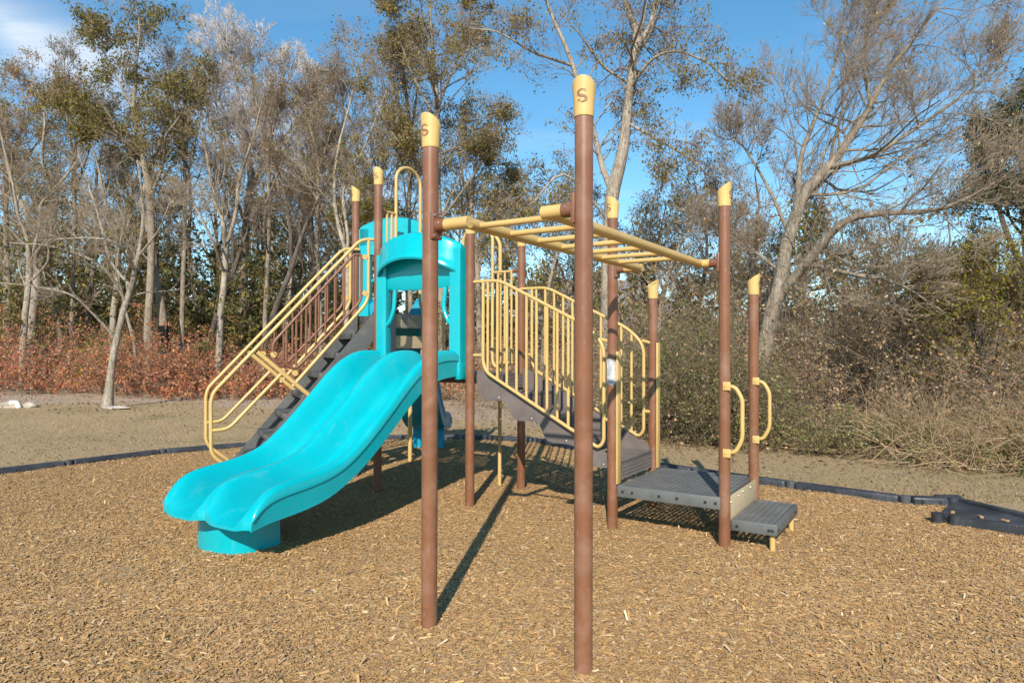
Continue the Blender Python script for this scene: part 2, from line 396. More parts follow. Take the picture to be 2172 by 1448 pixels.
BORD = [(-6.62, 7.78), (-5.80, 8.92), (-5.08, 9.90), (-4.12, 10.62), (-3.02, 11.16), (-1.88, 11.56), (-0.70, 11.70), (0.40, 11.20), (1.08, 10.22), (1.58, 9.16),
        (2.28, 8.44), (3.12, 7.62), (3.97, 6.88), (4.40, 6.80)]
bed_poly = BORD + [(4.45, 6.75), (4.42, 5.85), (4.85, 5.0), (6.4, 3.6), (6.4, -1.5), (-8.6, -1.5), (-8.2, 5.6)]
def inside(px, py, poly):
    x = np.asarray(px); y = np.asarray(py); c = np.zeros(x.shape, bool); n = len(poly)
    for i in range(n):
        x1, y1 = poly[i]; x2, y2 = poly[(i + 1) % n]
        if y1 == y2: continue
        k = ((y1 > y) != (y2 > y)) & (x < (x2 - x1) * (y - y1) / (y2 - y1) + x1); c ^= k
    return c
def vnoise(x, y, seed=0):
    r = np.random.default_rng(seed); z = 0
    for k in range(7):
        a = r.uniform(0, 6.28); f = 0.6 * 1.55 ** k; p = r.uniform(0, 6.28)
        z = z + np.sin(f * (x * math.cos(a) + y * math.sin(a)) + p + 1.3 * np.sin(f * .6 * (y * math.cos(a) - x * math.sin(a)) + p * 2)) / (1.25 ** k)
    return z / 4
def bed_h(x, y):
    h = 0.026 * vnoise(x, y, 3) - 0.004
    h = h - 0.035 * np.exp(-(((x + 2.75) / .55) ** 2 + ((y - 4.75) / .45) ** 2))        # slide exit
    return h - 0.03 * np.exp(-(((x - .45) / .6) ** 2 + ((y - 4.5) / .9) ** 2))             # under the ladder
step = 0.09
gx = np.arange(-8.6, 6.5, step); gy = np.arange(-1.5, 11.8, step)
GX, GY = np.meshgrid(gx, gy, indexing='ij')
VV = np.stack([GX, GY, bed_h(GX, GY)], -1).reshape(-1, 3); ny_ = len(gy)
ii, jj = np.meshgrid(np.arange(len(gx) - 1), np.arange(ny_ - 1), indexing='ij'); ii = ii.ravel(); jj = jj.ravel()
keep = inside(gx[ii] + step / 2, gy[jj] + step / 2, bed_poly); ii = ii[keep]; jj = jj[keep]
Fq = np.stack([ii * ny_ + jj, (ii + 1) * ny_ + jj, (ii + 1) * ny_ + jj + 1, ii * ny_ + jj + 1], -1)
used = np.unique(Fq); remap = np.zeros(len(VV), int); remap[used] = np.arange(len(used))
bed = put('mulch_bed', fast_mesh('mulch_bed', VV[used], [remap[Fq]]), M['mulch']); tag(bed, 'bed of wood mulch under the play structure', 'ground', kind='structure')

# loose wood chips lying on the bed (nobody could count them): points carrying size, turn and tint, a chip instanced on each
def make_chips():
    r = np.random.default_rng(11); C = []
    for (y0, y1, dens, sc_) in ((1.9, 4.6, 8000, .95), (4.6, 7.4, 4600, 1.0), (7.4, 11.7, 2200, 1.15)):
        hw = lambda y: 0.9 * y + 0.8
        n = int(dens * 2 * hw(y1) * (y1 - y0)); x = r.uniform(-hw(y1), hw(y1), n); y = r.uniform(y0, y1, n)
        k = (np.abs(x) < hw(y)) & inside(x, y, bed_poly); x = x[k]; y = y[k]
        C.append(np.stack([x, y, np.full(len(x), sc_)], -1))
    C = np.concatenate(C); n = len(C); x, y, s = C.T
    Ln = np.clip(r.lognormal(math.log(0.0175), 0.5, n), 0.006, 0.07) * s; Wd = np.clip(Ln * r.uniform(0.14, 0.42, n), 0.0035, 0.012); T = r.uniform(0.0015, 0.004, n)
    yaw = r.uniform(0, 6.283, n); pit = r.normal(0, 0.13, n); rol = r.normal(0, 0.2, n)
    k = r.random(n) < 0.04; pit[k] = r.normal(0, 0.6, k.sum())
    pos = np.stack([x, y, bed_h(x, y) + r.uniform(0.001, 0.010, n) + np.abs(np.sin(pit)) * Ln * 0.35], -1)
    pal = np.array([(0.45, 0.285, 0.125), (0.52, 0.345, 0.16), (0.40, 0.25, 0.112), (0.58, 0.41, 0.195), (0.44, 0.305, 0.175), (0.37, 0.268, 0.175), (0.29, 0.19, 0.11), (0.72, 0.58, 0.38), (0.45, 0.24, 0.115)])
    p = np.array([.21, .15, .18, .07, .16, .11, .07, .025, .035]); p /= p.sum()
    t = pal[r.choice(len(pal), n, p=p)] * r.uniform(0.75, 1.2, n)[:, None]
    g_ = np.clip(0.5 + 0.5 * vnoise(x * .8, y * .8, 8), 0, 1)[:, None]; t = t * (0.88 + 0.24 * g_) * np.array([1.04, .965, .87])
    me = bpy.data.meshes.new('wood_chips'); me.vertices.add(n); me.vertices.foreach_set('co', pos.astype(np.float32).ravel())
    for nm, arr in (('turn', np.stack([rol, -pit, yaw], -1)), ('size', np.stack([Ln, Wd, T], -1))):
        a = me.attributes.new(nm, 'FLOAT_VECTOR', 'POINT'); a.data.foreach_set('vector', arr.astype(np.float32).ravel())
    a = me.attributes.new('tint', 'FLOAT_COLOR', 'POINT'); t4 = np.ones((n, 4), np.float32); t4[:, :3] = t; a.data.foreach_set('color', t4.ravel())
    me.update(); o = put('wood_chips', me, M['chip'])
    ng = bpy.data.node_groups.new('scatter chips', 'GeometryNodeTree')
    ng.interface.new_socket('Geometry', in_out='INPUT', socket_type='NodeSocketGeometry'); ng.interface.new_socket('Geometry', in_out='OUTPUT', socket_type='NodeSocketGeometry')
    q = ng.nodes.new; gi = q('NodeGroupInput'); go = q('NodeGroupOutput'); cube = q('GeometryNodeMeshCube'); cube.inputs['Size'].default_value = (1, 1, 1)
    sm = q('GeometryNodeSetMaterial'); sm.inputs['Material'].default_value = M['chip']; ins = q('GeometryNodeInstanceOnPoints')
    at_ = q('GeometryNodeInputNamedAttribute'); at_.data_type = 'FLOAT_VECTOR'; at_.inputs['Name'].default_value = 'turn'
    as_ = q('GeometryNodeInputNamedAttribute'); as_.data_type = 'FLOAT_VECTOR'; as_.inputs['Name'].default_value = 'size'
    er = q('FunctionNodeEulerToRotation'); lk = ng.links.new
    lk(gi.outputs[0], ins.inputs['Points']); lk(cube.outputs['Mesh'], sm.inputs['Geometry']); lk(sm.outputs[0], ins.inputs['Instance'])
    lk(at_.outputs['Attribute'], er.inputs[0]); lk(er.outputs[0], ins.inputs['Rotation']); lk(as_.outputs['Attribute'], ins.inputs['Scale']); lk(ins.outputs[0], go.inputs[0])
    md = o.modifiers.new('chips', 'NODES'); md.node_group = ng
    tag(o, 'loose golden brown wood chips covering the play area', 'wood chips', kind='stuff')
make_chips()

# ================================================================== PLAY STRUCTURE
A_, B_, C_, L_ = 0.951, 1.227, 1.514, 2.448        # deck, long deck, stair run, ladder run
TH = -0.5698
PS = empty('play_structure', (-0.4103, 6.664, 0), TH)
tag(PS, 'play structure with turquoise double slide, brown posts, stairs and overhead ladder', 'play structure')
def P(mb, name, m, parent=None, angle=35):
    if name in ('bolt', 'hole_shade_disc', 'rail_stub', 'guard_rail', 'rail_clamp', 'clamp', 'tan_inlay'): return mb.each(name, M[m], parent or PS, angle)
    return mb.build(name, M[m], parent or PS, angle)

S60 = math.sin(R(60))
POSTS = dict(A=(C_ + A_, -L_), B=(C_, -L_), C=(C_ + A_, 0), E=(C_, 0), G=(0, 0), I=(0, A_), H=(-B_, 0), K=(-B_, A_), J=(-B_ - A_ * S60, A_ / 2), D=(C_ + A_, A_), F=(C_, A_))
PH = dict(H=3.329, K=3.329, J=3.329, D=2.064, F=2.064)
# emblem bearing: degrees to the right of "towards the camera"
EMB = dict(A=-10, B=-42, C=72, E=-45, G=-150, I=150, H=-32, K=-60, J=-80, D=78, F=125)
PR = 0.0445
def s_polys():
    # stylised letter S with pointed ends, centre line with varying width
    cl_ = [(0.30, 0.50), (0.02, 0.52), (-0.26, 0.40), (-0.34, 0.18), (-0.18, 0.02), (0.14, -0.05), (0.32, -0.18), (0.30, -0.38), (0.08, -0.50), (-0.14, -0.55)]
    wd = [0.01, 0.06, 0.095, 0.11, 0.115, 0.12, 0.125, 0.11, 0.07, 0.01]
    pts = []
    n = len(cl_)
    dense = []
    for i in range(n - 1):
        for j in range(3):
            t = j / 3; p0 = cl_[max(i - 1, 0)]; p1 = cl_[i]; p2 = cl_[i + 1]; p3 = cl_[min(i + 2, n - 1)]
            f = lambda a, b, c, d: 0.5 * (2 * b + (c - a) * t + (2 * a - 5 * b + 4 * c - d) * t * t + (3 * b - a - 3 * c + d) * t ** 3)
            dense.append((f(p0[0], p1[0], p2[0], p3[0]), f(p0[1], p1[1], p2[1], p3[1]), wd[i] * (1 - t) + wd[i + 1] * t))
    dense.append((*cl_[-1], wd[-1]))
    lft, rgt = [], []
    for i, (x, y, q) in enumerate(dense):
        a = dense[max(i - 1, 0)]; b = dense[min(i + 1, len(dense) - 1)]; dx, dy = b[0] - a[0], b[1] - a[1]; l_ = math.hypot(dx, dy)
        lft.append((x - dy / l_ * q, y + dx / l_ * q)); rgt.append((x + dy / l_ * q, y - dx / l_ * q))
    return lft, rgt, [(0.02, 0.40), (0.42, 0.42), (0.24, 0.28)], [(-0.40, -0.46), (-0.30, -0.26), (-0.10, -0.38)]
SL, SR, SW1, SW2 = s_polys()
wx, wy = PS.location.x, PS.location.y
for key, (u, v) in POSTS.items():
    h = PH.get(key, 2.691)
    mb = MB(); mb.tube([(u, v, -0.3)] + [(u, v, z) for z in np.linspace(0, h, 7)], PR, 28)
    post = P(mb, 'support_post', 'brown')
    # bearing of the cap's high side, local frame
    X = wx + u * math.cos(TH) - v * math.sin(TH); Y = wy + u * math.sin(TH) + v * math.cos(TH)
    to_cam = math.atan2(-Y, -X); az = to_cam + R(EMB[key]) - TH
    mb = MB(); k = 32; rings = [(-0.012, 0.0478), (0.0, 0.0492), (0.03, 0.0495), (0.35, 0.0505), (0.7, 0.0535), (0.98, 0.0572), (1.0, 0.0572), (1.0, 0.0535), (0.97, 0.051)]
    V = []
    for t, r in rings:
        for j in range(k):
            a = 2 * math.pi * j / k; top = 0.135 + 0.038 * math.cos(a - az) * (r / 0.055)
            z = h - 0.02 + (t if t < 0.01 else t * top)
            V.append((u + r * math.cos(a), v + r * math.sin(a), z))
    F = [(i * k + j, i * k + (j + 1) % k, (i + 1) * k + (j + 1) % k, (i + 1) * k + j) for i in range(len(rings) - 1) for j in range(k)]
    F += [tuple(range(k))[::-1], tuple((len(rings) - 1) * k + j for j in range(k))]
    mb.add(V, F); cap = P(mb, 'post_cap', 'tancap', post, 50)
    # emblem: shallow S set on the cap
    sgn = 1.0
    def wrap(x, y, d, rad=0.0512):
        s_ = 0.057; a = az - x * s_ / rad; z = h + 0.058 + y * s_
        rr = rad + d + 0.0006 + max(0, (z - h - 0.05)) * 0.05
        return (u + rr * math.cos(a), v + rr * math.sin(a), z)
    # x to the viewer's right when looking at the post: bearing decreases -> flip so the letter reads right
    wrapf = lambda x, y, d: wrap(-x, y, d)
    mb = MB(); n = len(SL)
    V = [wrapf(*p, 0.0008) for p in SL] + [wrapf(*p, 0.0008) for p in SR] + [wrapf(*p, -0.002) for p in SL] + [wrapf(*p, -0.002) for p in SR]
    F = []
    for i in range(n - 1): F += [(i, i + 1, n + i + 1, n + i), (i, 2 * n + i, 2 * n + i + 1, i + 1), (n + i, n + i + 1, 3 * n + i + 1, 3 * n + i)]
    mb.add(V, F)
    for tri in (SW1, SW2):
        mb.add([wrapf(*p, 0.0008) for p in tri] + [wrapf(*p, -0.002) for p in tri], [(0, 1, 2), (0, 3, 4, 1), (1, 4, 5, 2), (2, 5, 3, 0)])
    P(mb, 'emblem', 'emblem', post, 60)
    if key == 'E':       # torn white sticker and ghost of an old one
        mb = MB(); nz_, na = 14, 12; rs = np.random.default_rng(5); V = []; a0 = to_cam - TH
        for i in range(nz_):
            z = 1.235 + 0.225 * i / (nz_ - 1)
            lo = -1.25 + 0.25 * rs.random(); hi = 0.75 + 0.3 * rs.random()
            if i in (0,): lo, hi = -0.7, 0.3
            if i == nz_ - 1: lo, hi = -1.2, -0.6
            if i == nz_ - 2: lo, hi = -1.2, 0.0
            for j in range(na):
                a = a0 + lo + (hi - lo) * j / (na - 1); rr = PR + 0.0025 + 0.0015 * rs.random() + (0.004 if j in (0, na - 1) else 0)
                V.append((u + rr * math.cos(a), v + rr * math.sin(a), z + 0.006 * rs.normal()))
        F = [(i * na + j, i * na + j + 1, (i + 1) * na + j + 1, (i + 1) * na + j) for i in range(nz_ - 1) for j in range(na - 1)]
        k0 = len(V); V2 = [(u + (x - u) * .965, v + (y - v) * .965, z) for x, y, z in V]
        mb.add(V + V2, F + [tuple(i + k0 for i in f[::-1]) for f in F])
        st = P(mb, 'sticker', 'sticker', post, 80); tag(st, 'torn white sticker wrapped round the post')

def bolt(mb, p, d, r=0.009, h=0.006):
    p = Vector(p); d = Vector(d).normalized(); mb.tube([p, p + d * h * .6, p + d * h], [r, r * .9, r * .45], 10)

# ---- overhead ladder
ZL = 2.222
for (u_r, near, far, sg) in ((1.755, 'B', 'E', 1), (2.268, 'A', 'C', -1)):
    up_, v0 = POSTS[near]; v1 = POSTS[far][1]
    mb = MB(); mb.tube(fillet([(u_r, v0 - 0.0, ZL), (u_r, v1 - 0.0, ZL)], 0.03), 0.032, 18)
    rail = P(mb, 'ladder_rail', 'tan')
    for vv in (v0, v1):
        st = MB(); st.tube([(up_ + sg * 0.095, vv, ZL), (u_r + sg * 0.03, vv, ZL)], 0.034 if vv == v0 else 0.0335, 18); P(st, 'end_stub', 'tan', rail)
        br = MB(); br.tube([(up_ + sg * 0.035, vv, ZL), (up_ + sg * 0.112, vv, ZL)], 0.037, 18)
        br.rbox((min(up_ + sg * .03, up_ + sg * .052), vv - 0.042, ZL - 0.075), (max(up_ + sg * .03, up_ + sg * .052), vv + 0.042, ZL + 0.075), 0.006)
        bk = P(br, 'post_bracket', 'brownrail', rail)
        bo = MB()
        for dy, dz in ((-.026, .056), (.026, .056), (-.026, -.056), (.026, -.056)): bolt(bo, (up_ + sg * .052, vv + dy, ZL + dz), (sg, 0, 0))
        bolt(bo, (up_ + sg * .085, vv - .036, ZL + .008), (0, -1, 0.2), .006); P(bo, 'bolt', 'steel', rail)
for v in (-2.34, -2.03, -1.715, -1.40, -1.09, -0.78, -0.47):
    mb = MB(); mb.tube([(1.755, v, ZL - 0.004), (2.268, v, ZL - 0.004)], 0.0172, 14); P(mb, 'ladder_rung', 'tan')

# ---- decks
def deck_plate(x0, x1, y0, y1, z, m, name, skirt=0.095, cell=0.046, holes=True):
    mb = MB(); perforated(mb, x0 + .03, x1 - .03, y0 + .03, y1 - .03, z, cell)
    do = P(mb, name, m)
    # edge bars round the sheet
    for lo, hi in (((x0, y0, z - skirt), (x1, y0 + .03, z + .003)), ((x0, y1 - .03, z - skirt), (x1, y1, z + .003)),
                   ((x0, y0 + .03, z - skirt), (x0 + .03, y1 - .03, z + .003)), ((x1 - .03, y0 + .03, z - skirt), (x1, y1 - .03, z + .003))):
        mb = MB(); mb.rbox(lo, hi, 0.007); P(mb, 'edge_bar', m, do)
    return do
ZD1, ZM, ZT = 0.385, 1.28, 1.905
low = deck_plate(C_ + 0.062, C_ + A_ - 0.02, -0.045, A_ + 0.045, ZD1, 'deck', 'lower_deck')
h_ = MB()
for du in (0.05, 0.135, 0.37, 0.52, 0.75, 0.83):
    h_.tube([(C_ + .062 + du, -0.0455, ZD1 - 0.048), (C_ + .062 + du, -0.049, ZD1 - 0.048)], [0.0125, 0.0115], 14)  # flat dark discs on the skirt, hole shade put in as colour
P(h_, 'hole_shade_disc', 'dark', low)
step_o = deck_plate(2.50, 2.845, 0.055, 0.90, 0.205, 'deck', 'entry_step', 0.085)
h_ = MB()
for du in (0.045, 0.285, 0.31): h_.tube([(2.50 + du, 0.0545, 0.158), (2.50 + du, 0.051, 0.158)], [0.012, 0.011], 12)  # same dark discs on the step, no real openings behind them
for dv in (0.11, 0.78): h_.tube([(2.8455, dv, 0.16), (2.85, dv, 0.16)], [0.012, 0.011], 12)
P(h_, 'hole_shade_disc', 'dark', step_o)
for v in (0.11, 0.845):
    mb = MB(); mb.tube([(2.80, v, -0.2), (2.80, v, 0.135)], 0.0215, 16); P(mb, 'leg', 'tan', step_o)
mb = MB(); mb.rbox((2.468, 0.02, 0.10), (2.490, A_ - 0.02, 0.372), 0.004); rp = P(mb, 'riser_panel', 'tanpanel')
bo = MB()
for dv, dz in ((.1, .33), (.33, .34), (.47, .35), (.72, .345)): bolt(bo, (2.490, dv, dz), (1, 0, 0), 0.011)
P(bo, 'bolt', 'steel', rp)
deck_plate(-B_ + 0.0, 0.0, 0.05, A_ - 0.03, ZM, 'stairbrown', 'main_deck', 0.085)
# triangular upper deck
mb = MB(); H2, J2, K2 = (Vector((*POSTS[k], 0)) for k in 'HJK'); cen = (H2 + J2 + K2) / 3
tri = [cen + (p - cen) * 0.93 for p in (H2, J2, K2)]
tri2 = []
for i, p in enumerate(tri):
    a, c = tri[i - 1], tri[(i + 1) % 3]; tri2 += [p + (a - p).normalized() * .09, p + (c - p).normalized() * .09]
mb.prism([(p.x, p.y) for p in tri2], ZT - 0.085, ZT, lambda x, y, z: (x, y, z)); P(mb, 'upper_deck', 'stairbrown')

# ---- grab bars on the entry posts
for key in 'CD':
    u, v = POSTS[key]; s_ = 0.0
    mb = MB(); mb.tube(fillet([(u + .03, v - .005, 1.255), (u + .085, v - .005, 1.245), (u + .138, v - .005, 1.16), (u + .138, v - .005, .84), (u + .085, v - .005, .745), (u + .03, v - .005, .735)], .06), 0.0165, 12)
    gb = P(mb, 'grab_bar', 'tan')
    for z in (1.255, 0.735):
        f = MB(); f.rbox((u + .0, v - PR - .008, z - .034), (u + .06, v - PR + .004, z + .034), .005); bolt(f, (u + .02, v - PR - .008, z), (0, -1, 0), .008)
        P(f, 'mounting_plate', 'tan', gb)

# ---- right staircase: stringers with scalloped lower edge, perforated treads
pitch_u = 0.366
for v0 in (0.045, A_ - 0.065):
    top = [(0.055, 1.325), (0.10, 1.325), (1.50, 0.60), (1.50, 0.30)]
    low_ = []
    for k in (3, 2, 1, 0):
        zb = 1.04 - 0.178 * k; u0 = 0.07 + pitch_u * k; u1 = u0 + pitch_u
        low_ += [(u1 - 0.02, zb - 0.06), (u1 - 0.05, zb - 0.012), (u1 - 0.09, zb), (u0 + .10, zb), (u0 + .05, zb + .012), (u0 + .015, zb + .05)]
    low_ = [p for p in low_ if p[0] < 1.5]
    poly = top + low_ + [(0.055, 1.12)]
    mb = MB(); mb.prism(poly, v0, v0 + 0.02, lambda x, y, hh: (x, hh, y))
    so = P(mb, 'stair_stringer', 'stairbrown', None, 50)
    bo = MB()
    for k in range(4):
        bolt(bo, (0.07 + pitch_u * k + .24, v0, 1.12 - .178 * k - .05), (0, -1, 0), .007)
    P(bo, 'bolt', 'steel', so)
for k in range(4):
    z = 1.10 - 0.178 * k; u0 = 0.07 + pitch_u * k
    mb = MB(); perforated(mb, u0, u0 + pitch_u - .004, 0.068, A_ - 0.068, z, 0.033)
    # perforated riser below the tread's front edge
    perforated(mb, 0.068, A_ - 0.068, z - 0.165, z - 0.004, 0, 0.033, 0.5, 0.01, lambda x, y, zz_, uu=u0 + pitch_u - .004: (uu + zz_, x, y))
    mb.rbox((u0 + pitch_u - .02, 0.068, z - .022), (u0 + pitch_u, A_ - 0.068, z + .004), .006)
    P(mb, 'stair_tread', 'stairbrown')
mb = MB(); perforated(mb, 0.068, A_ - 0.068, 1.125, 1.265, 0, 0.033, 0.5, 0.01, lambda x, y, zz_: (0.062 + zz_, x, y)); P(mb, 'stair_riser', 'stairbrown')
mb = MB(); mb.tube([(-0.328, 1.02, -0.2), (-0.328, 1.02, 2.68)] + [(-0.328 - 0.2 + 0.2 * math.cos(a), 1.02 - 0.01 * i, 2.68 + 0.2 * math.sin(a)) for i, a in enumerate(np.linspace(0.2, 1.57, 7))] + [(-0.60, 0.95, 2.885)], 0.021, 14)
P(mb, 'sliding_pole', 'tan')

# handrails of the right staircase
def rail_z(u): return 2.19 if u < 0.34 else 2.19 - 0.485 * (u - 0.34)
def low_z(u): return 1.325 - 0.53 * (u - 0.165)
for v0, ends in ((0.005, 'GE'), (A_ - 0.03, 'IF')):
    mb = MB()
    loop = [(0.0, 2.19), (0.34, 2.19), (1.27, rail_z(1.27)), (1.43, 1.58), (1.43, 0.74), (1.38, low_z(1.38) + .0), (0.20, low_z(0.2)), (0.152, 1.40), (0.152, 2.185)]
    mb.tube(fillet([(x, v0, z) for x, z in loop], 0.10, 7), 0.0165, 12)
    hr = P(mb, 'stair_handrail', 'tan')
    mb = MB(); mb.tube([(0.03, v0, 1.475), (0.152, v0, 1.475)], 0.0155, 10); mb.tube([(1.43, v0, 0.93), (1.50, v0, 0.93)], 0.0155, 10); mb.tube([(1.415, v0, 1.62), (1.50, v0, 1.60)], 0.0155, 10)
    P(mb, 'rail_stub', 'tan', hr)
    for u in (0.207, 0.318, 0.426, 0.535, 0.644, 0.752, 0.864, 0.970, 1.082, 1.192, 1.302):
        mb = MB(); mb.tube([(u, v0, low_z(u) + .004), (u, v0, rail_z(u) - .004)], 0.0135, 10); P(mb, 'baluster', 'tan', hr)
# tan mounting boards beside the lower deck's posts
for v0, zt in ((-0.035, 1.52), (A_ - .04, 1.60)):
    mb = MB(); mb.rbox((C_ + .045, v0, ZD1 + .006), (C_ + .062, v0 + .075, zt), .004); bd = P(mb, 'mounting_board', 'tan')
    bo = MB()
    for z in (0.55, 0.9, 1.25, 1.42): bolt(bo, (C_ + .062, v0 + .035, z), (1, 0, 0), .008)
    P(bo, 'bolt', 'steel', bd)

# ---- double slide
RIM = [(0.03, 1.40), (0.0, 1.455), (-.08, 1.50), (-.15, 1.52), (-.31, 1.522), (-.46, 1.50), (-.64, 1.418), (-.80, 1.30), (-.96, 1.155), (-1.15, .985), (-1.35, .82), (-1.5, .715), (-1.61, .662), (-1.74, .628), (-1.9, .602), (-2.05, .588), (-2.2, .566), (-2.29, .53), (-2.36, .47), (-2.415, .385)]
BEDZ = [(0.03, 1.285), (-.15, 1.288), (-.31, 1.272), (-.46, 1.235), (-.64, 1.145), (-.80, 1.025), (-.96, .89), (-1.15, .735), (-1.35, .585), (-1.5, .50), (-1.61, .445), (-1.74, .398), (-1.9, .365), (-2.05, .347), (-2.2, .335), (-2.29, .325), (-2.36, .312), (-2.415, .295)]
def smooth_curve(pts, n, it=3):
    p = np.array(pts); x = np.linspace(p[0, 0], p[-1, 0], n); y = np.interp(-x, -p[:, 0], p[:, 1])
    for _ in range(it): y[1:-1] = (y[:-2] + 2 * y[1:-1] + y[2:]) / 4
    return x, y
def slide(rim, bed, lanes, edge, nst, fn, name, m, bulge=0.035):
    v, zr = smooth_curve(rim, nst); _, zb = smooth_curve(bed, nst)
    prof = []          # (u, s) across
    ns = 22
    for (u0, u1) in lanes:
        for i in range(ns + (1 if u1 == lanes[-1][1] else 0)):
            prof.append((u0 + (u1 - u0) * i / ns, -1 + 2 * i / ns))
    U = np.array([p[0] for p in prof]); S = np.array([p[1] for p in prof])
    q = np.clip((np.abs(S) - 0.40) / 0.52, 0, 1); gprof = q * q * (3 - 2 * q)
    V = []; rows = None
    for i in range(nst):
        h = zr[i] - zb[i]; last = max(0, 1 - (v[i] - v[-1]) / 0.28)
        top = zb[i] + h * gprof
        vo = -bulge * last ** 2 * (1 - np.abs(S) ** 4)
        bot = zb[i] - 0.045 + (0.03 + 0.10 * last) * gprof
        bot = np.minimum(bot, top - 0.035)
        if last > 0: bot = bot * (1 - last) + (zb[i] - .022 + .18 * h * gprof) * last
        uL, uR = U[0], U[-1]; sm = zr[i] - 0.42 * h
        left = [(uL - .022, zr[i] - .012), (uL - .034, zr[i] - .035), (uL - .034, sm + .004), (uL - .024, sm), (uL - .012, zb[i] - .02)]
        right = [(uR + .022, zr[i] - .012), (uR + .034, zr[i] - .035), (uR + .034, sm + .004), (uR + .024, sm), (uR + .012, zb[i] - .02)]
        T = [(a, b, c) for a, b, c in zip(U, top, vo)]; Bm = [(a, b, c) for a, b, c in zip(U, bot, vo)]
        ring = T + [(a, b, 0) for a, b in right] + Bm[::-1] + [(a, b, 0) for a, b in left[::-1]]
        rows = len(ring); V += [fn(a, v[i] + c, b) for a, b, c in ring]
    nt_ = len(U); F = []
    for i in range(nst - 1):
        for j in range(rows):
            j2 = (j + 1) % rows; F.append((i * rows + j, i * rows + j2, (i + 1) * rows + j2, (i + 1) * rows + j))
    for st_ in (0, nst - 1):
        b0 = st_ * rows
        for j in range(nt_ - 1): F.append((b0 + j, b0 + j + 1, b0 + nt_ + 5 + (nt_ - 2 - j), b0 + nt_ + 5 + (nt_ - 1 - j)))
        F.append((b0 + nt_ - 1, b0 + nt_, b0 + nt_ + 1, b0 + nt_ + 2, b0 + nt_ + 3, b0 + nt_ + 4, b0 + nt_ + 5))
        F.append((b0 + 2 * nt_ + 4, b0 + 2 * nt_ + 5, b0 + 2 * nt_ + 6, b0 + 2 * nt_ + 7, b0 + 2 * nt_ + 8, b0 + 2 * nt_ + 9, b0))
    mb = MB(); mb.add(V, F)
    return P(mb, name, m, None, 48)
ds = slide(RIM, BEDZ, [(-1.13, -0.615), (-0.615, -0.10)], 0.03, 72, lambda u, v, z: (u, v, z), 'double_slide', 'turq')
tag(ds, 'turquoise two-lane slide with scuffed bed')
# scalloped foot under the exit
mb = MB(); ft = []
for i in range(25):
    a = math.pi * i / 24; ft.append((-0.80 + 0.335 * math.cos(a), -2.0 - 0.26 * math.sin(a) ** 0.7))
ft += [(-1.125, -1.86), (-0.475, -1.86)]
mb.prism(ft, -0.05, 0.30, lambda x, y, z: (x + (-.8 - x) * (.03 if z > .1 else 0), y, z)); P(mb, 'slide_foot', 'turq', ds, 40)
# end bracket under the slide top (right side)
mb = MB(); mb.rbox((-0.115, -0.10, 1.235), (-0.058, 0.03, 1.40), .012, 3); P(mb, 'slide_flange', 'turq', ds)

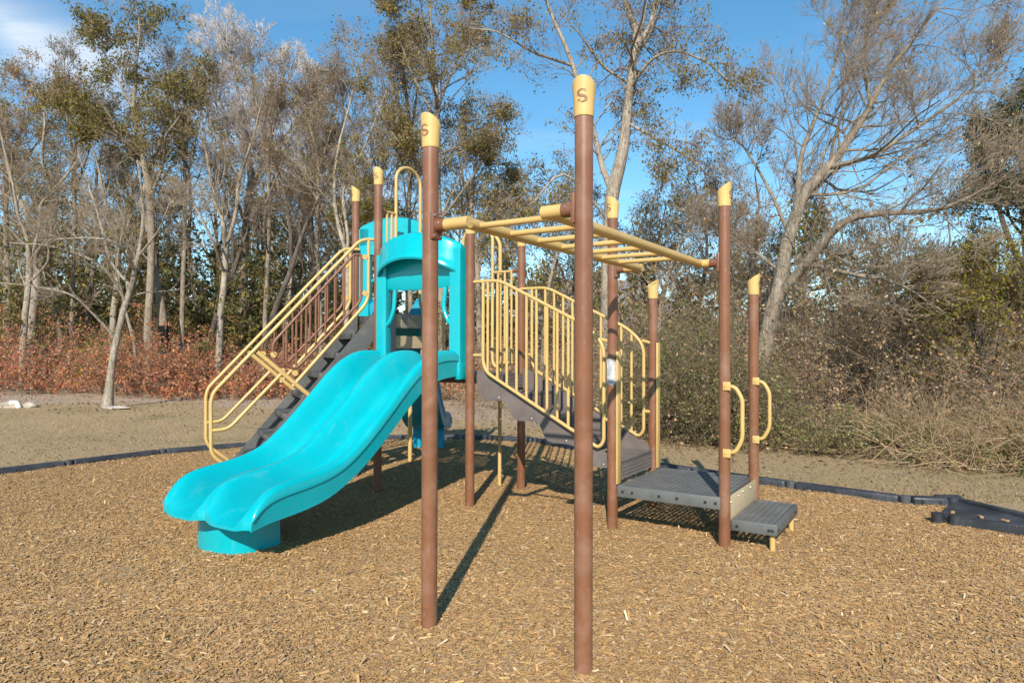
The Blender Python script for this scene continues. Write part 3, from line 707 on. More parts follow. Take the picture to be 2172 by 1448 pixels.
# ---- slide hood (front) and second hood (back)
def hood(origin, ax, ay, w_, z0, kz, name, mname):
    ax = Vector((*ax, 0)); ay = Vector((*ay, 0)); O = Vector((*origin, 0))
    def fn(x, y, z): return O + ax * x + ay * y + Vector((0, 0, z0 + z * kz))
    mb = MB()
    # pillars
    for sx in (-1, 1):
        pts = []
        for lo, hi in ((w_ - 0.135, w_),):
            prof = [(lo, .02), (lo, .085), (lo + .02, .105), (hi - .02, .105), (hi, .085), (hi, -.02), (lo + .02, -.02)]
            n = len(prof); V = []
            for z in (0.02, .5, 1.0, 1.16, 1.24):
                for x, y in prof: V.append(fn(sx * x, y, z))
            F = [(i * n + j, i * n + (j + 1) % n, (i + 1) * n + (j + 1) % n, (i + 1) * n + j) for i in range(4) for j in range(n)] + [tuple(range(n))[::-1], tuple(4 * n + j for j in range(n))]
            mb.add(V, F)
    # canopy: closed shell swept across
    ns = 33; rows = []
    for i in range(ns):
        x = -1 + 2 * i / (ns - 1); c = 1 - abs(x) ** 2.2; e = 1 - abs(x) ** 5
        f = 0.07 + 0.19 * e * (1 - .35 * abs(x)); zb = 1.0 + 0.155 * c; zt = 1.285 + 0.135 * c
        xx = x * (w_ - .012)
        rows.append([(xx, -.02, zt - .03), (xx, 0.04, zt), (xx, f * .72 - .02, zt + .004), (xx, f * .74, zt - .004), (xx, f * .80, zt - .02),
                     (xx, f * .93, zb + .075), (xx, f * .955, zb + .07), (xx, f + .015, zb + .04), (xx, f + .02, zb + .012), (xx, f + .008, zb - .006), (xx, f - .012, zb + .004),
                     (xx, f * .8, zb + .045), (xx, f * .5, zt - .075), (xx, .055, zt - .09), (xx, .05, 1.0 + .045 * c), (xx, -.02, 1.0 + .045 * c)])
    n = len(rows[0]); V = [fn(*p) for r_ in rows for p in r_]
    F = [(i * n + j, i * n + (j + 1) % n, (i + 1) * n + (j + 1) % n, (i + 1) * n + j) for i in range(ns - 1) for j in range(n)] + [tuple(range(n)), tuple((ns - 1) * n + j for j in range(n))[::-1]]
    mb.add(V, F)
    ho = P(mb, name, mname, None, 42)
    mb = MB(); V = []; ns = 21                                       # header panel
    for i in range(ns):
        x = -1 + 2 * i / (ns - 1); c = 1 - x * x; xx = x * (w_ - .13)
        for y, z in ((-.015, .885 - .02 * c), (.05, .875 - .02 * c), (.062, .89 - .02 * c), (.06, 1.03 + .045 * c), (-.015, 1.03 + .045 * c)): V.append(fn(xx, y, z))
    F = [(i * 5 + j, i * 5 + (j + 1) % 5, (i + 1) * 5 + (j + 1) % 5, (i + 1) * 5 + j) for i in range(ns - 1) for j in range(5)] + [(0, 1, 2, 3, 4), tuple((ns - 1) * 5 + j for j in (4, 3, 2, 1, 0))]
    mb.add(V, F); P(mb, 'header_panel', mname, ho, 40)
    for sx in (-1, 1):
        xs = w_ - .135
        mb = MB(); mb.tube(fillet([fn(sx * (xs - .085), .03, .90), fn(sx * (xs - .085), .04, .84), fn(sx * (xs - .09), .06, .65), fn(sx * (xs - .03), .06, .53), fn(sx * (xs + .03), .06, .49)], .12, 6), [0.045] + [0.024] * 50 if False else 0.023, 12)
        P(mb, 'grip', mname, ho)
    return ho, fn
fh, ffn = hood((-0.615, 0.0), (1, 0), (0, -1), 0.555, ZM, 1.0, 'slide_hood', 'turq')
# raised lettering on the header, only the end of the word shows beside the post
def lettering(word, fn, x0, x1, z, hgt, parent, m):
    cu = bpy.data.curves.new('lettering', 'FONT'); cu.body = word; cu.size = 1.0; cu.extrude = 0.02; cu.bevel_depth = 0.01
    o = bpy.data.objects.new('tmp', cu); COL.objects.link(o); dg = bpy.context.evaluated_depsgraph_get(); me = bpy.data.meshes.new_from_object(o.evaluated_get(dg))
    COL.objects.unlink(o); bpy.data.objects.remove(o)
    xs = [v.co.x for v in me.vertices]; a, b = min(xs), max(xs)
    for v in me.vertices:
        x = x0 + (v.co.x - a) / (b - a) * (x1 - x0); v.co = Vector(fn(x, 0.0595 + v.co.z * 0.1, z + v.co.y * hgt))
    put('lettering', me, M[m], parent)
lettering('PLAYLAND', ffn, 0.04, 0.385, 0.985, 0.062, fh, 'turq')
Jp, Kp = Vector(POSTS['J']), Vector(POSTS['K'])
jk = (Kp - Jp).normalized(); jn = Vector((-jk.y, jk.x)); mid = (Jp + Kp) / 2
hood(mid, -jk, jn, A_ / 2 - .045, ZT, 0.855, 'back_slide_hood', 'turq')

# ---- back slide, straight away from the camera
def bfn(u, v, z): q = mid + (-jk) * u + jn * (-v); return (q.x, q.y, z)
rim2 = [(0.0, 2.08), (-.1, 2.16), (-.3, 2.15), (-.5, 2.06), (-.8, 1.78), (-1.2, 1.38), (-1.6, 1.0), (-1.9, .74), (-2.15, .60), (-2.4, .56), (-2.65, .54), (-2.8, .47), (-2.88, .38)]
bed2 = [(0.0, 1.905), (-.3, 1.88), (-.5, 1.79), (-.8, 1.51), (-1.2, 1.11), (-1.6, .73), (-1.9, .49), (-2.15, .37), (-2.4, .33), (-2.65, .31), (-2.8, .30), (-2.88, .28)]
bs = slide(rim2, bed2, [(-.28, .28)], .03, 60, bfn, 'back_slide', 'turqdark'); tag(bs, 'blue single slide leaving the rear of the upper deck')
mb = MB(); ft = [(.24 * math.cos(math.pi * i / 12), -2.5 - .22 * math.sin(math.pi * i / 12)) for i in range(13)] + [(-.24, -2.42), (.24, -2.42)]
mb.prism(ft, -.05, .32, lambda x, y, z: bfn(x, y, z)); P(mb, 'slide_foot', 'turqdark', bs, 40)
mb = MB(); q = bfn(0.02, -1.07, 0); mb.tube([(q[0], q[1], -.2), (q[0], q[1], 1.20)], 0.028, 16); P(mb, 'support_leg', 'tan', bs)

# ---- left staircase (off the H-J edge)
Hp = Vector(POSTS['H']); e_ = (Jp - Hp).normalized(); n_ = Vector((-e_.y, e_.x)); n_ = n_ if n_.dot(Vector((-.5, -.866))) > 0 else -n_
def sfn(t, s, z): q = Hp + e_ * t + n_ * s; return (q.x, q.y, z)
def st_top(s): return 1.95 - 1.19 * s
for t0 in (0.075, A_ - 0.095):
    mb = MB(); mb.prism([(0.0, 1.95), (1.655, -0.02), (1.655, -0.06), (1.44, -0.06), (0.0, 1.655)], t0, t0 + .02, lambda x, y, hh: sfn(hh, x, y))
    P(mb, 'stair_stringer', 'stringer', None, 30)
for k in range(8):
    z = ZT - 0.21 * (k + 1); s0 = (1.95 - z) / 1.19 - .155; 
    if z < 0.1: continue
    mb = MB(); perforated(mb, 0.10, A_ - 0.10, s0, s0 + .165, z, 0.036, .5, .012, lambda x, y, zz_: sfn(x, y, zz_))
    for ss in (s0, s0 + .165): mb.rbox((0, -.008, -.055), (A_ - .2, .008, .004), .004, 2, Matrix.Translation(sfn(0.10, ss, z)) @ Matrix.Rotation(math.atan2(e_.y, e_.x), 4, 'Z'))
    for tt in (0.098, 0.26, 0.42, 0.58, A_ - .1): mb.rbox((-.006, 0, -.05), (.006, .165, -.004), .002, 1, Matrix.Translation(sfn(tt, s0, z)) @ Matrix.Rotation(math.atan2(n_.y, n_.x) - math.pi / 2, 4, 'Z'))
    P(mb, 'stair_tread', 'stringer')
for t0, side in ((0.075, 0), (A_ - 0.075, 1)):
    f3 = lambda s, z: sfn(t0, s, z)
    mb = MB(); mb.tube(fillet([f3(*p) for p in ((-0.02, 2.715), (.165, 2.715), (1.615, 1.11), (1.64, 1.02), (1.635, .50), (1.50, .385), (1.36, .27))], .09, 7), 0.0185, 12)
    hr = P(mb, 'stair_handrail', 'tan')
    mb = MB(); mb.tube(fillet([f3(*p) for p in ((.085, 2.71), (.085, 2.05), (.87, 1.15))], .10, 7), 0.0185, 12); P(mb, 'lower_rail', 'tan', hr)
    mb = MB(); mb.tube(fillet([f3(*p) for p in ((1.63, .735), (1.48, .742), (.985, 1.275))], .10, 7), 0.0175, 12); P(mb, 'foot_rail', 'tan', hr)
    mb = MB(); mb.tube([f3(1.215, 1.50), f3(.66, 1.01)], 0.0235, 14); P(mb, 'cross_bar', 'tan', hr)
    # brown infill panel
    f4 = lambda s, z: sfn(t0 + (-.006 if side == 0 else .006), s, z)
    lp = [(.165, 2.545), (.165, 2.05), (.86, 1.305), (1.075, 1.50), (1.06, 1.60), (.245, 2.545)]
    mb = MB(); mb.tube(fillet([f4(*p) for p in lp], .08, 6, True), 0.0155, 12, closed=True)
    ip = P(mb, 'infill_frame', 'brownrail', hr)
    def ztop(s): return 2.545 - (s - .245) * (2.545 - 1.60) / (1.06 - .245) if s > .245 else 2.545
    def zbot(s): return 2.05 - (s - .165) * (2.05 - 1.305) / (.86 - .165) if s < .86 else 1.305 + (s - .86) * .93
    for i in range(8):
        s = .25 + i * .098
        mb = MB(); mb.tube([f4(s, zbot(s) + .006), f4(s, ztop(s) - .006)], 0.0125, 10); P(mb, 'baluster', 'brownrail', hr)
    mb = MB()
    for (s, z) in ((1.06, 1.475), (.85, 1.285), (.13, 2.52), (.13, 2.13)):
        mb.tube([sfn(t0 - .02, s + .0, z), sfn(t0 + .02, s, z)], 0.030, 12)
    P(mb, 'clamp', 'tan', hr)

# ---- climbing panel between main and upper deck, with step slots
mb = MB(); zs = [ZM - .02, 1.40, 1.455, 1.535, 1.68, 1.765, 1.925]; va, vb, sa, sb = 0.055, A_ - .055, 0.27, A_ - .24
def slab(lo_v, hi_v, lo_z, hi_z, r=.004): mb.rbox((-B_ - .011, lo_v, lo_z), (-B_ + .011, hi_v, hi_z), r, 1)
mb.rbox((-B_ - .011, va, zs[0]), (-B_ + .011, sa, zs[-1]), .003, 1); mb.rbox((-B_ - .011, sb, zs[0]), (-B_ + .011, vb, zs[-1]), .003, 1)
for lo, hi in ((zs[0], zs[2]), (zs[3], zs[4]), (zs[5], zs[6])): mb.rbox((-B_ - .0108, sa - .002, lo), (-B_ + .0108, sb + .002, hi), .003, 1)
cp_ = P(mb, 'climbing_panel', 'slate')
mb = MB(); mb.rbox((-B_ + .009, sa, 1.54), (-B_ + .015, sb, 1.675), .002, 1)
mb.add([(-B_ + .0125, .29, 1.78), (-B_ + .0125, .37, 1.78), (-B_ + .0125, .37, 1.918), (-B_ + .0125, .29, 1.918)], [(0, 1, 2, 3)])
mb.add([(-B_ + .0125, .46, 1.78), (-B_ + .0125, .66, 1.78), (-B_ + .0125, .46, 1.90)], [(0, 1, 2)])
P(mb, 'tan_inlay', 'tanpanel', cp_)
bo = MB()
for v, z in ((.14, 1.895), (.42, 1.895), (.55, 1.895), (.8, 1.895)): bolt(bo, (-B_ + .011, v, z), (1, 0, 0), .011)
P(bo, 'bolt', 'steel', cp_)

# ---- entry arches with side guards
def arch(fn, L0, L1, p0, p1, z0, zr, ztop, zlow, name):
    """fn(t,z); arch legs at L0,L1; posts at p0,p1; guard rail height zr"""
    mb = MB(); c_ = (L0 + L1) / 2; rr = (L1 - L0) / 2
    arc = [fn(c_ - rr * math.cos(a), ztop - rr * .8 + rr * .8 * math.sin(a)) for a in np.linspace(0, math.pi, 17)]
    mb.tube([fn(L0 - .05, z0), fn(L0 - .012, z0 + .04), fn(L0, z0 + .1)] + arc + [fn(L1, z0 + .1), fn(L1 + .012, z0 + .04), fn(L1 + .05, z0)], 0.0185, 12)
    ar = P(mb, name, 'tan')
    for a, b, s_ in ((p0, L0, 1), (p1, L1, -1)):
        mb = MB(); mb.tube([fn(a, zr), fn(b, zr)], 0.015, 10); mb.tube([fn(a, zlow), fn(b - s_ * .05, zlow)], 0.015, 10); P(mb, 'guard_rail', 'tan', ar)
        mb = MB(); mb.tube([fn(a, zr), fn(a + s_ * .075, zr)], 0.022, 12); mb.tube([fn(a, zlow), fn(a + s_ * .07, zlow)], 0.021, 12); P(mb, 'rail_clamp', 'brownrail', ar)
        n = 2 if abs(a - b) < .33 else 3
        for i in range(n):
            t = a + (b - a) * (.42 + .30 * i if n == 2 else .28 + .25 * i)
            mb = MB(); mb.tube([fn(t, zlow), fn(t, zr)], 0.0135, 10); P(mb, 'baluster', 'tan', ar)
arch(lambda t, z: (-B_, t, z), .278, .69, .03, A_ - .03, 2.0, 3.03, 3.585, 2.06, 'entry_arch')
arch(lambda t, z: (t, A_, z), -.80, -.385, -B_ + .03, -.03, 1.33, 2.395, 2.93, 1.38, 'entry_arch')

# ================================================================== BORDER AND RAMP
def border_timber(a, b, label):
    a = Vector((*a, 0)); b = Vector((*b, 0)); d = (b - a); ln = d.length; ang = math.atan2(d.y, d.x)
    o = empty('border_timber', (a + b) / 2, ang)
    mb = MB(); h = 0.068; mb.rbox((-ln / 2 + .055, -.055, -.1), (ln / 2 - .055, .055, h), .022, 3)
    for x0, x1 in ((-ln * .36, -ln * .14), (-.1, .1), (ln * .14, ln * .36)): mb.rbox((x0, -.066, -.1), (x1, -.05, h * .62), .006, 1); mb.rbox((x0, .05, -.1), (x1, .066, h * .62), .006, 1)
    mb.build('body', M['border'], o)
    mb = MB(); mb.tube([(ln / 2, 0, -.1), (ln / 2, 0, h * .9), (ln / 2, 0, h * 1.0)], [.052, .052, .046], 16); mb.build('joint_knuckle', M['border'], o)
    mb = MB(); mb.tube([(ln / 2, 0, h * .95), (ln / 2, 0, h * 1.12)], [.014, .012], 8); mb.build('stake', M['border'], o)
    tag(o, label, 'edging', 'plastic border timbers round the mulch')
BL = ['black plastic border timber at the left edge of the frame', 'black plastic border timber on the left lawn edge, second from the left frame edge',
      'black plastic border timber left of the foot of the tan stair handrail', 'black plastic border timber behind the foot of the left staircase',
      'black plastic border timber behind the double slide', 'black plastic border timber behind the blue rear slide', 'black plastic border timber straight behind the scalloped brown staircase, left piece',
      'black plastic border timber behind the scalloped brown staircase, where the edge turns', 'black plastic border timber behind the overhead ladder posts',
      'black plastic border timber just right of the lower deck mounting boards', 'black plastic border timber behind the lower deck and entry posts',
      'black plastic border timber ending beside the ramp', 'short black plastic border piece touching the far corner of the ramp']
for i in range(len(BORD) - 1): border_timber(BORD[i], BORD[i + 1], BL[i])

def make_ramp():
    o = empty('access_ramp', (4.2, 6.3, 0)); off = Vector((4.2, 6.3, 0))
    p = lambda x, y, z: Vector((x, y, z)) - off
    zk = .6; a, b, c, d = (3.80, 6.16), (4.44, 6.84), (4.95, 5.25), (4.62, 5.42)     # inner left, outer left, far right outer, far right inner
    b2 = (4.52, 5.5)
    V = [p(*a, .012), p(*b, .03), p(4.62, 5.55, .06), p(4.42, 5.62, .05)]
    mb = MB(); mb.add(V + [v - Vector((0, 0, .16)) for v in V], [(0, 1, 2, 3), (4, 7, 6, 5), (0, 4, 5, 1), (1, 5, 6, 2), (2, 6, 7, 3), (3, 7, 4, 0)]); mb.build('ramp_plate', M['border'], o)
    def beam(q0, q1, z0, z1, wd, name):
        q0, q1 = Vector((*q0, 0)), Vector((*q1, 0)); dd = (q1 - q0).normalized(); nn = Vector((-dd.y, dd.x, 0)) * wd / 2
        V = [q0 - nn, q1 - nn, q1 + nn, q0 + nn]; zb = [(-.08, -.08, -.08, -.08), (z0, z1, z1, z0)]
        bm_ = MB(); bm_.add([v + Vector((0, 0, zb[k][i])) - off for k in (0, 1) for i, v in enumerate(V)], [(3, 2, 1, 0), (4, 5, 6, 7), (0, 1, 5, 4), (1, 2, 6, 5), (2, 3, 7, 6), (3, 0, 4, 7)])
        ob = bm_.build(name, M['border'], o); bv = ob.modifiers.new('bevel', 'BEVEL'); bv.width = .012; bv.segments = 2
        return ob
    beam((3.93, 6.05), (4.60, 5.47), .055, .10, .075, 'side_rail'); beam((4.45, 6.82), (4.68, 5.48), .065, .11, .06, 'side_rail')
    mb = MB(); q = p(3.83, 6.13, 0); mb.tube([q + Vector((0, 0, -.08)), q + Vector((0, 0, .075))], .052, 16); q = p(3.93, 6.05, 0); mb.tube([q + Vector((0, 0, -.08)), q + Vector((0, 0, .078))], .05, 16)
    mb.each('joint_knuckle', M['border'], o)
    mb = MB(); q = p(4.42, 6.87, 0); mb.rbox(q + Vector((-.16, -.06, -.08)), q + Vector((.10, .05, .075)), .02, 2); mb.build('end_block', M['border'], o)
    tag(o, 'black plastic access ramp half sunk in the chips by the right frame edge', 'ramp')
    for i, (x, y) in enumerate(((4.10, 6.34), (4.22, 6.14), (4.32, 5.97), (4.43, 5.81))):
        zc = .022 + .009 * i
        mb = MB(); mb.rbox((-.03, -.016, 0), (.03, .016, .018), .004, 1, Matrix.Translation((x, y, zc)) @ Matrix.Rotation(.9 + i * .5, 4, 'Z') @ Matrix.Rotation(.12, 4, 'X'))
        ob = mb.build('wood_block', M['scrap']); a_ = ob.data.attributes.new('tint', 'FLOAT_COLOR', 'POINT')
        for dd in a_.data: dd.color = (.42, .27, .13, 1)
        tag(ob, ('pale wood scrap nearest the knuckle end of the ramp', 'pale wood scrap on the ramp, second from its knuckle end', 'pale wood scrap on the ramp, third from its knuckle end', 'pale wood scrap on the ramp closest to the right frame edge')[i], 'wood scrap', 'wood scraps on the ramp')
make_ramp()

# ================================================================== VEGETATION
def nrm(a): return a / np.maximum(np.linalg.norm(a, axis=-1, keepdims=True), 1e-9)
def tubes(Pt, Rd, k):
    """Pt (N,n,3), Rd (N,n) -> V,F of N open tubes with k sides"""
    Nn, n, _ = Pt.shape
    T = np.empty_like(Pt); T[:, 1:-1] = Pt[:, 2:] - Pt[:, :-2]; T[:, 0] = Pt[:, 1] - Pt[:, 0]; T[:, -1] = Pt[:, -1] - Pt[:, -2]; T = nrm(T)
    ov = nrm(Pt[:, -1] - Pt[:, 0]); ref = np.where(np.abs(ov[:, 2:3]) < .75, np.array([[0, 0, 1.]]), np.array([[1., 0, 0]]))[:, None, :]
    U = nrm(ref - T * (T * ref).sum(-1, keepdims=True)); B = np.cross(T, U)
    a = np.arange(k) * 2 * math.pi / k
    V = Pt[:, :, None, :] + Rd[:, :, None, None] * (U[:, :, None, :] * np.cos(a)[None, None, :, None] + B[:, :, None, :] * np.sin(a)[None, None, :, None])
    base = (np.arange(Nn) * n * k)[:, None, None]; i = np.arange(n - 1)[None, :, None] * k; j = np.arange(k)[None, None, :]; j2 = (np.arange(k) + 1) % k
    F = np.stack(np.broadcast_arrays(base + i + j, base + i + j2[None, None, :], base + i + k + j2[None, None, :], base + i + k + j), -1).reshape(-1, 4)
    return V.reshape(-1, 3), F
def merge(parts):
    V = []; F = []; k = 0
    for v, f in parts:
        V.append(v); F.append(f + k); k += len(v)
    return np.concatenate(V), np.concatenate(F)
def grow(r, S, D, ln, nseg, wig, up):
    Pt = [S]; d = nrm(D); q = (ln / nseg)[:, None]
    for i in range(nseg):
        d = nrm(d + r.normal(0, wig, d.shape) + np.asarray(up) / nseg); Pt.append(Pt[-1] + d * q)
    return np.stack(Pt, 1)
def sprout(r, Pt, Rd, cnt, t0, t1, ang, angsd, lenf, radf, bias=None):
    """children of polylines -> start, dir, length, radius, parent id"""
    Nn, n, _ = Pt.shape; cnt = np.broadcast_to(cnt, (Nn,)); pid = np.repeat(np.arange(Nn), cnt)
    t = t0 + (t1 - t0) * r.random(len(pid)) ** .85; x = t * (n - 1); i = np.minimum(x.astype(int), n - 2); f = (x - i)[:, None]
    S = Pt[pid, i] * (1 - f) + Pt[pid, i + 1] * f; T = nrm(Pt[pid, i + 1] - Pt[pid, i]); rad = Rd[pid, i] * (1 - f[:, 0]) + Rd[pid, i + 1] * f[:, 0]
    q = r.normal(0, 1, S.shape)
    if bias is not None: q = q + np.asarray(bias)
    q = nrm(q - T * (q * T).sum(-1, keepdims=True)); a = np.clip(r.normal(ang, angsd, len(pid)), .15, 1.9)[:, None]
    D = T * np.cos(a) + q * np.sin(a)
    plen = np.linalg.norm(np.diff(Pt, axis=1), axis=2).sum(1)[pid]
    return S, D, plen * lenf * (1.15 - .75 * t) * r.uniform(.65, 1.25, len(pid)), rad * radf, pid
def taper(r0, n, end=.35): return r0[:, None] * np.linspace(1, end, n)[None, :]
def leaf_quads(r, C, size, droop=0.3, asp=.5):
    n = len(C); d = nrm(r.normal(0, 1, (n, 3)) + np.array([0, 0, -droop * 2])); q = r.normal(0, 1, (n, 3)); s = nrm(q - d * (q * d).sum(-1, keepdims=True)); nn = np.cross(d, s)
    L = (size * r.uniform(.6, 1.35, n))[:, None]; a = d * L; b = s * L * asp * .5; c = nn * L * .12 * r.uniform(-1, 1, (n, 1))
    V = np.stack([C, C + a * .45 + b + c, C + a, C + a * .45 - b + c], 1).reshape(-1, 3)
    k = (np.arange(n) * 4)[:, None]; F = np.concatenate([k + np.array([[0, 1, 2]]), k + np.array([[0, 2, 3]])])
    return V, F
def pick(r, pal, p, n, var=.22):
    p = np.array(p, float); p /= p.sum(); t = np.array(pal)[r.choice(len(pal), n, p=p)]
    return t * r.uniform(1 - var, 1 + var, (n, 1)) * r.uniform(.94, 1.06, (n, 3))
OLIVE = ([(.205, .178, .045), (.16, .155, .042), (.275, .215, .06), (.31, .21, .07), (.12, .122, .036)], [.32, .25, .2, .12, .11])
MIXED = ([(.23, .195, .045), (.175, .165, .042), (.33, .23, .085), (.38, .27, .125), (.27, .18, .065)], [.3, .25, .2, .12, .13])
BROWN = ([(.46, .31, .18), (.38, .24, .13), (.53, .38, .23), (.28, .195, .09), (.53, .32, .14)], [.3, .25, .2, .15, .1])
YELGR = ([(.30, .245, .035), (.22, .21, .035), (.39, .29, .035), (.15, .165, .035)], [.35, .3, .2, .15])
GREEN = ([(.165, .195, .05), (.12, .155, .045), (.21, .22, .065), (.25, .22, .08)], [.35, .3, .2, .15])
EVERG = ([(.06, .085, .03), (.08, .10, .034), (.11, .115, .038), (.14, .12, .05)], [.35, .3, .2, .15])
RED = ([(.58, .225, .12), (.52, .16, .10), (.62, .34, .20), (.60, .27, .075), (.44, .195, .10), (.36, .24, .09)], [.27, .2, .2, .13, .12, .08])

def smooth_path(pts, n):
    """Catmull-Rom through (x,y,z,r) rows -> n rows"""
    p = np.asarray(pts, float); m = len(p); e = np.vstack([2 * p[0] - p[1], p, 2 * p[-1] - p[-2]]); out_ = []
    for x in np.linspace(0, m - 1, n):
        i = min(int(x), m - 2); t = x - i; a, b, c, d = e[i:i + 4]
        out_.append(.5 * (2 * b + (c - a) * t + (2 * a - 5 * b + 4 * c - d) * t * t + (3 * b - a - 3 * c + d) * t ** 3))
    return np.array(out_)
TREE_STATS = []
def tree(name, label, seed, stems, depth, bark='bark', twig='twig', limbs=14, limb_t=(.3, 1.0), limb_len=.45, limb_ang=.9, up=.5, dens=1.0, leaves=0, leaf_size=.10, pal=MIXED, clump=.5, droop=.3,
         bias=None, group=None, cat='tree', tw_r=.006, spread=1.0, sweep=(0, 0, 0), rk=.68, fine=.55, char=None):
    """stems: list of [(px,py,radius[,ddepth])...] photographed courses, or arrays already in metres"""
    r = np.random.default_rng(seed); T = []
    for s in stems:
        rows = []
        for row in s:
            px, py, rad = row[:3]; dz = row[3] if len(row) > 3 else 0.0
            rows.append([*at(px, py, depth + dz), rad * rk])
        rows = np.array(rows); T.append(rows)
    base = T[0][0, :3].copy(); base[2] = 0.0
    if T[0][0, 2] > 0.02: T[0] = np.vstack([[T[0][0, 0], T[0][0, 1], -.05, T[0][0, 3] * 1.15], T[0]])
    stem_parts = []; limb_in = []
    for k, rows in enumerate(T):
        n = 22 if k == 0 else 16
        sp = smooth_path(rows, n); ln_ = np.linalg.norm(np.diff(sp[:, :3], axis=0), axis=1).sum()
        wob = r.normal(0, .012, (n, 3)) * ln_ * .25; wob[0] = 0; wob[:, 2] *= .2
        sp[:, :3] += wob * np.linspace(0, 1, n)[:, None] ** .5 * .5
        sp[:, 3] = np.maximum(sp[:, 3], .012)
        if k == 0: sp[0, 3] *= 1.35; sp[1, 3] *= 1.08
        stem_parts.append(tubes(sp[None, :, :3], sp[None, :, 3], 10)); limb_in.append(sp)
    # limbs from every stem
    L1 = []
    for k, sp in enumerate(limb_in):
        n1 = limbs if k == 0 else max(5, int(limbs * .75)); t0 = limb_t[0] if k == 0 else .12
        S, D, ln, rad, _ = sprout(r, sp[None, :, :3], sp[None, :, 3], n1, t0, limb_t[1], limb_ang, .28, limb_len * spread, .36, bias)
        ln = np.clip(ln, .5, 5.5)
        L1.append((S, D, ln, np.clip(rad, .010, .06)))
    S, D, ln, rad = (np.concatenate(x) for x in zip(*L1))
    P1 = grow(r, S, D, ln, 7, .16, np.array([0, 0, up]) + np.array(sweep)); R1 = taper(rad, 8, .3)
    stem_parts.append(tubes(P1, R1, 5))
    # the stem tips themselves carry branches too
    P2s = []; R2s = []
    sw = np.array(sweep)
    S, D, ln, rad, _ = sprout(r, P1, R1, max(3, int(8 * dens)), .15, 1.0, fine + .15, .25, .6, .55, bias); rad = np.clip(rad, tw_r * 1.2, .028); ln = np.clip(ln, .35, 2.8)
    P2 = grow(r, S, D, ln, 4, .15, np.array([0, 0, up * .8]) + sw); R2 = taper(rad, 5, .35)
    S, D, ln, rad, pid = sprout(r, P2, R2, max(3, int(7 * dens)), .1, 1.0, fine + .05, .25, .6, .6); ln = np.clip(ln, .25, 1.5)
    P3 = grow(r, S, D, ln, 2, .13, np.array([0, 0, up * .5]) + sw); R3 = taper(np.clip(rad, tw_r * .7, tw_r * 1.3), 3, .5)
    S, D, ln, rad, pid4 = sprout(r, P3, R3, 3, .1, 1.0, fine, .25, .8, .7); ln = np.clip(ln, .15, .8)
    P4 = grow(r, S, D, ln, 1, .12, np.array([0, 0, up * .3]) + sw); R4 = taper(np.full(len(S), tw_r * .72), 2, .6)
    o = empty(name, base); tag(o, label, cat, group)
    V, F = merge(stem_parts); ob = put('trunk', fast_mesh('trunk', V - base, [F]), M[bark], o)
    V, F = merge([tubes(P2, R2, 3), tubes(P3, R3, 3), tubes(P4, R4, 3)]); tag(put('branches', fast_mesh('branches', V - base, [F]), M[twig], o), kind='stuff')
    if leaves:
        # leaf clumps: some boughs keep their leaves, others are bare
        wgt = (r.random(len(P2)) < clump) * r.uniform(.4, 1, len(P2)); w3 = wgt[pid]; w4 = w3[pid4]
        w4 = w4 + .03; idx = r.choice(len(P4), leaves, p=w4 / w4.sum()); f = r.random((leaves, 1))
        Cc = P4[idx, 0] * (1 - f) + P4[idx, 1] * f + r.normal(0, .09, (leaves, 3))
        V, F = leaf_quads(r, Cc, leaf_size, droop); t = np.repeat(pick(r, *pal, leaves), 4, 0)
        tag(put('crown', fast_mesh('crown', V - base, [F], t, False), M['leaf'], o), kind='stuff')
    if char:
        sp = limb_in[0]; k = (sp[:, 2] > char[0]) & (sp[:, 2] < char[1]); q = sp[k]
        if len(q) > 1:
            V, F = tubes(q[None, :, :3], q[None, :, 3] * 1.03, 10); cb = put('blackened_bark', fast_mesh('blackened_bark', V - base, [F]), M['char'], o)
    return o

# ---- trees that can be told apart (photographed courses of stem and main limbs, depth in metres)
tree('young_tree', 'slim bare grey tree leaning right, alone on the lawn edge at left', 1,
     [[(228, 864, .165), (238, 770, .125), (252, 700, .115), (268, 640, .105), (287, 570, .085), (300, 500, .065), (303, 430, .05), (292, 340, .03)],
      [(243, 715, .06), (200, 668, .045, -.4), (150, 625, .035, -.8), (70, 607, .025, -1.2), (0, 600, .015, -1.5)],
      [(276, 605, .06), (235, 555, .05, .3), (215, 480, .04, .5), (190, 400, .03, .8), (165, 320, .02, 1)],
      [(268, 640, .055), (215, 565, .045, -.6), (120, 525, .035, -1), (20, 515, .02, -1.4)],
      [(292, 545, .05), (335, 490, .035, -.5), (360, 430, .02, -.8)],
      [(285, 575, .04), (250, 520, .04, -1), (195, 505, .03, -1.3), (80, 510, .015, -1.6)]],
     17.6, 'barkpale', 'twig', limbs=9, limb_t=(.4, 1), limb_len=.28, dens=0.68, up=.5, leaves=150, pal=BROWN, leaf_size=.07, tw_r=.005)
tree('forest_tree', 'stout pale forked trunk rising from red shrubs near the left frame edge', 2,
     [[(62, 745, .27), (70, 660, .24), (80, 580, .21), (78, 520, .17), (55, 450, .13), (25, 380, .10), (5, 300, .06), (-10, 220, .03)],
      [(82, 570, .13), (102, 500, .11), (112, 430, .09), (90, 340, .07, -.5), (95, 260, .05, -.8), (80, 190, .03, -.8)]],
     26, 'barkpale', 'twig', limbs=12, limb_len=.32, dens=0.77, leaves=4773, leaf_size=0.092, pal=MIXED, clump=0.77)
tree('forest_tree', 'thin grey trunk leaning left between the red shrubs and the stout forked trunk', 3,
     [[(128, 720, .12), (120, 670, .11), (108, 620, .10), (92, 570, .08), (85, 500, .06), (110, 420, .05), (130, 330, .03), (125, 260, .02)]],
     27, 'bark', 'twig', limbs=9, limb_len=.3, dens=0.72, leaves=2295, leaf_size=0.086, pal=OLIVE, clump=0.82)
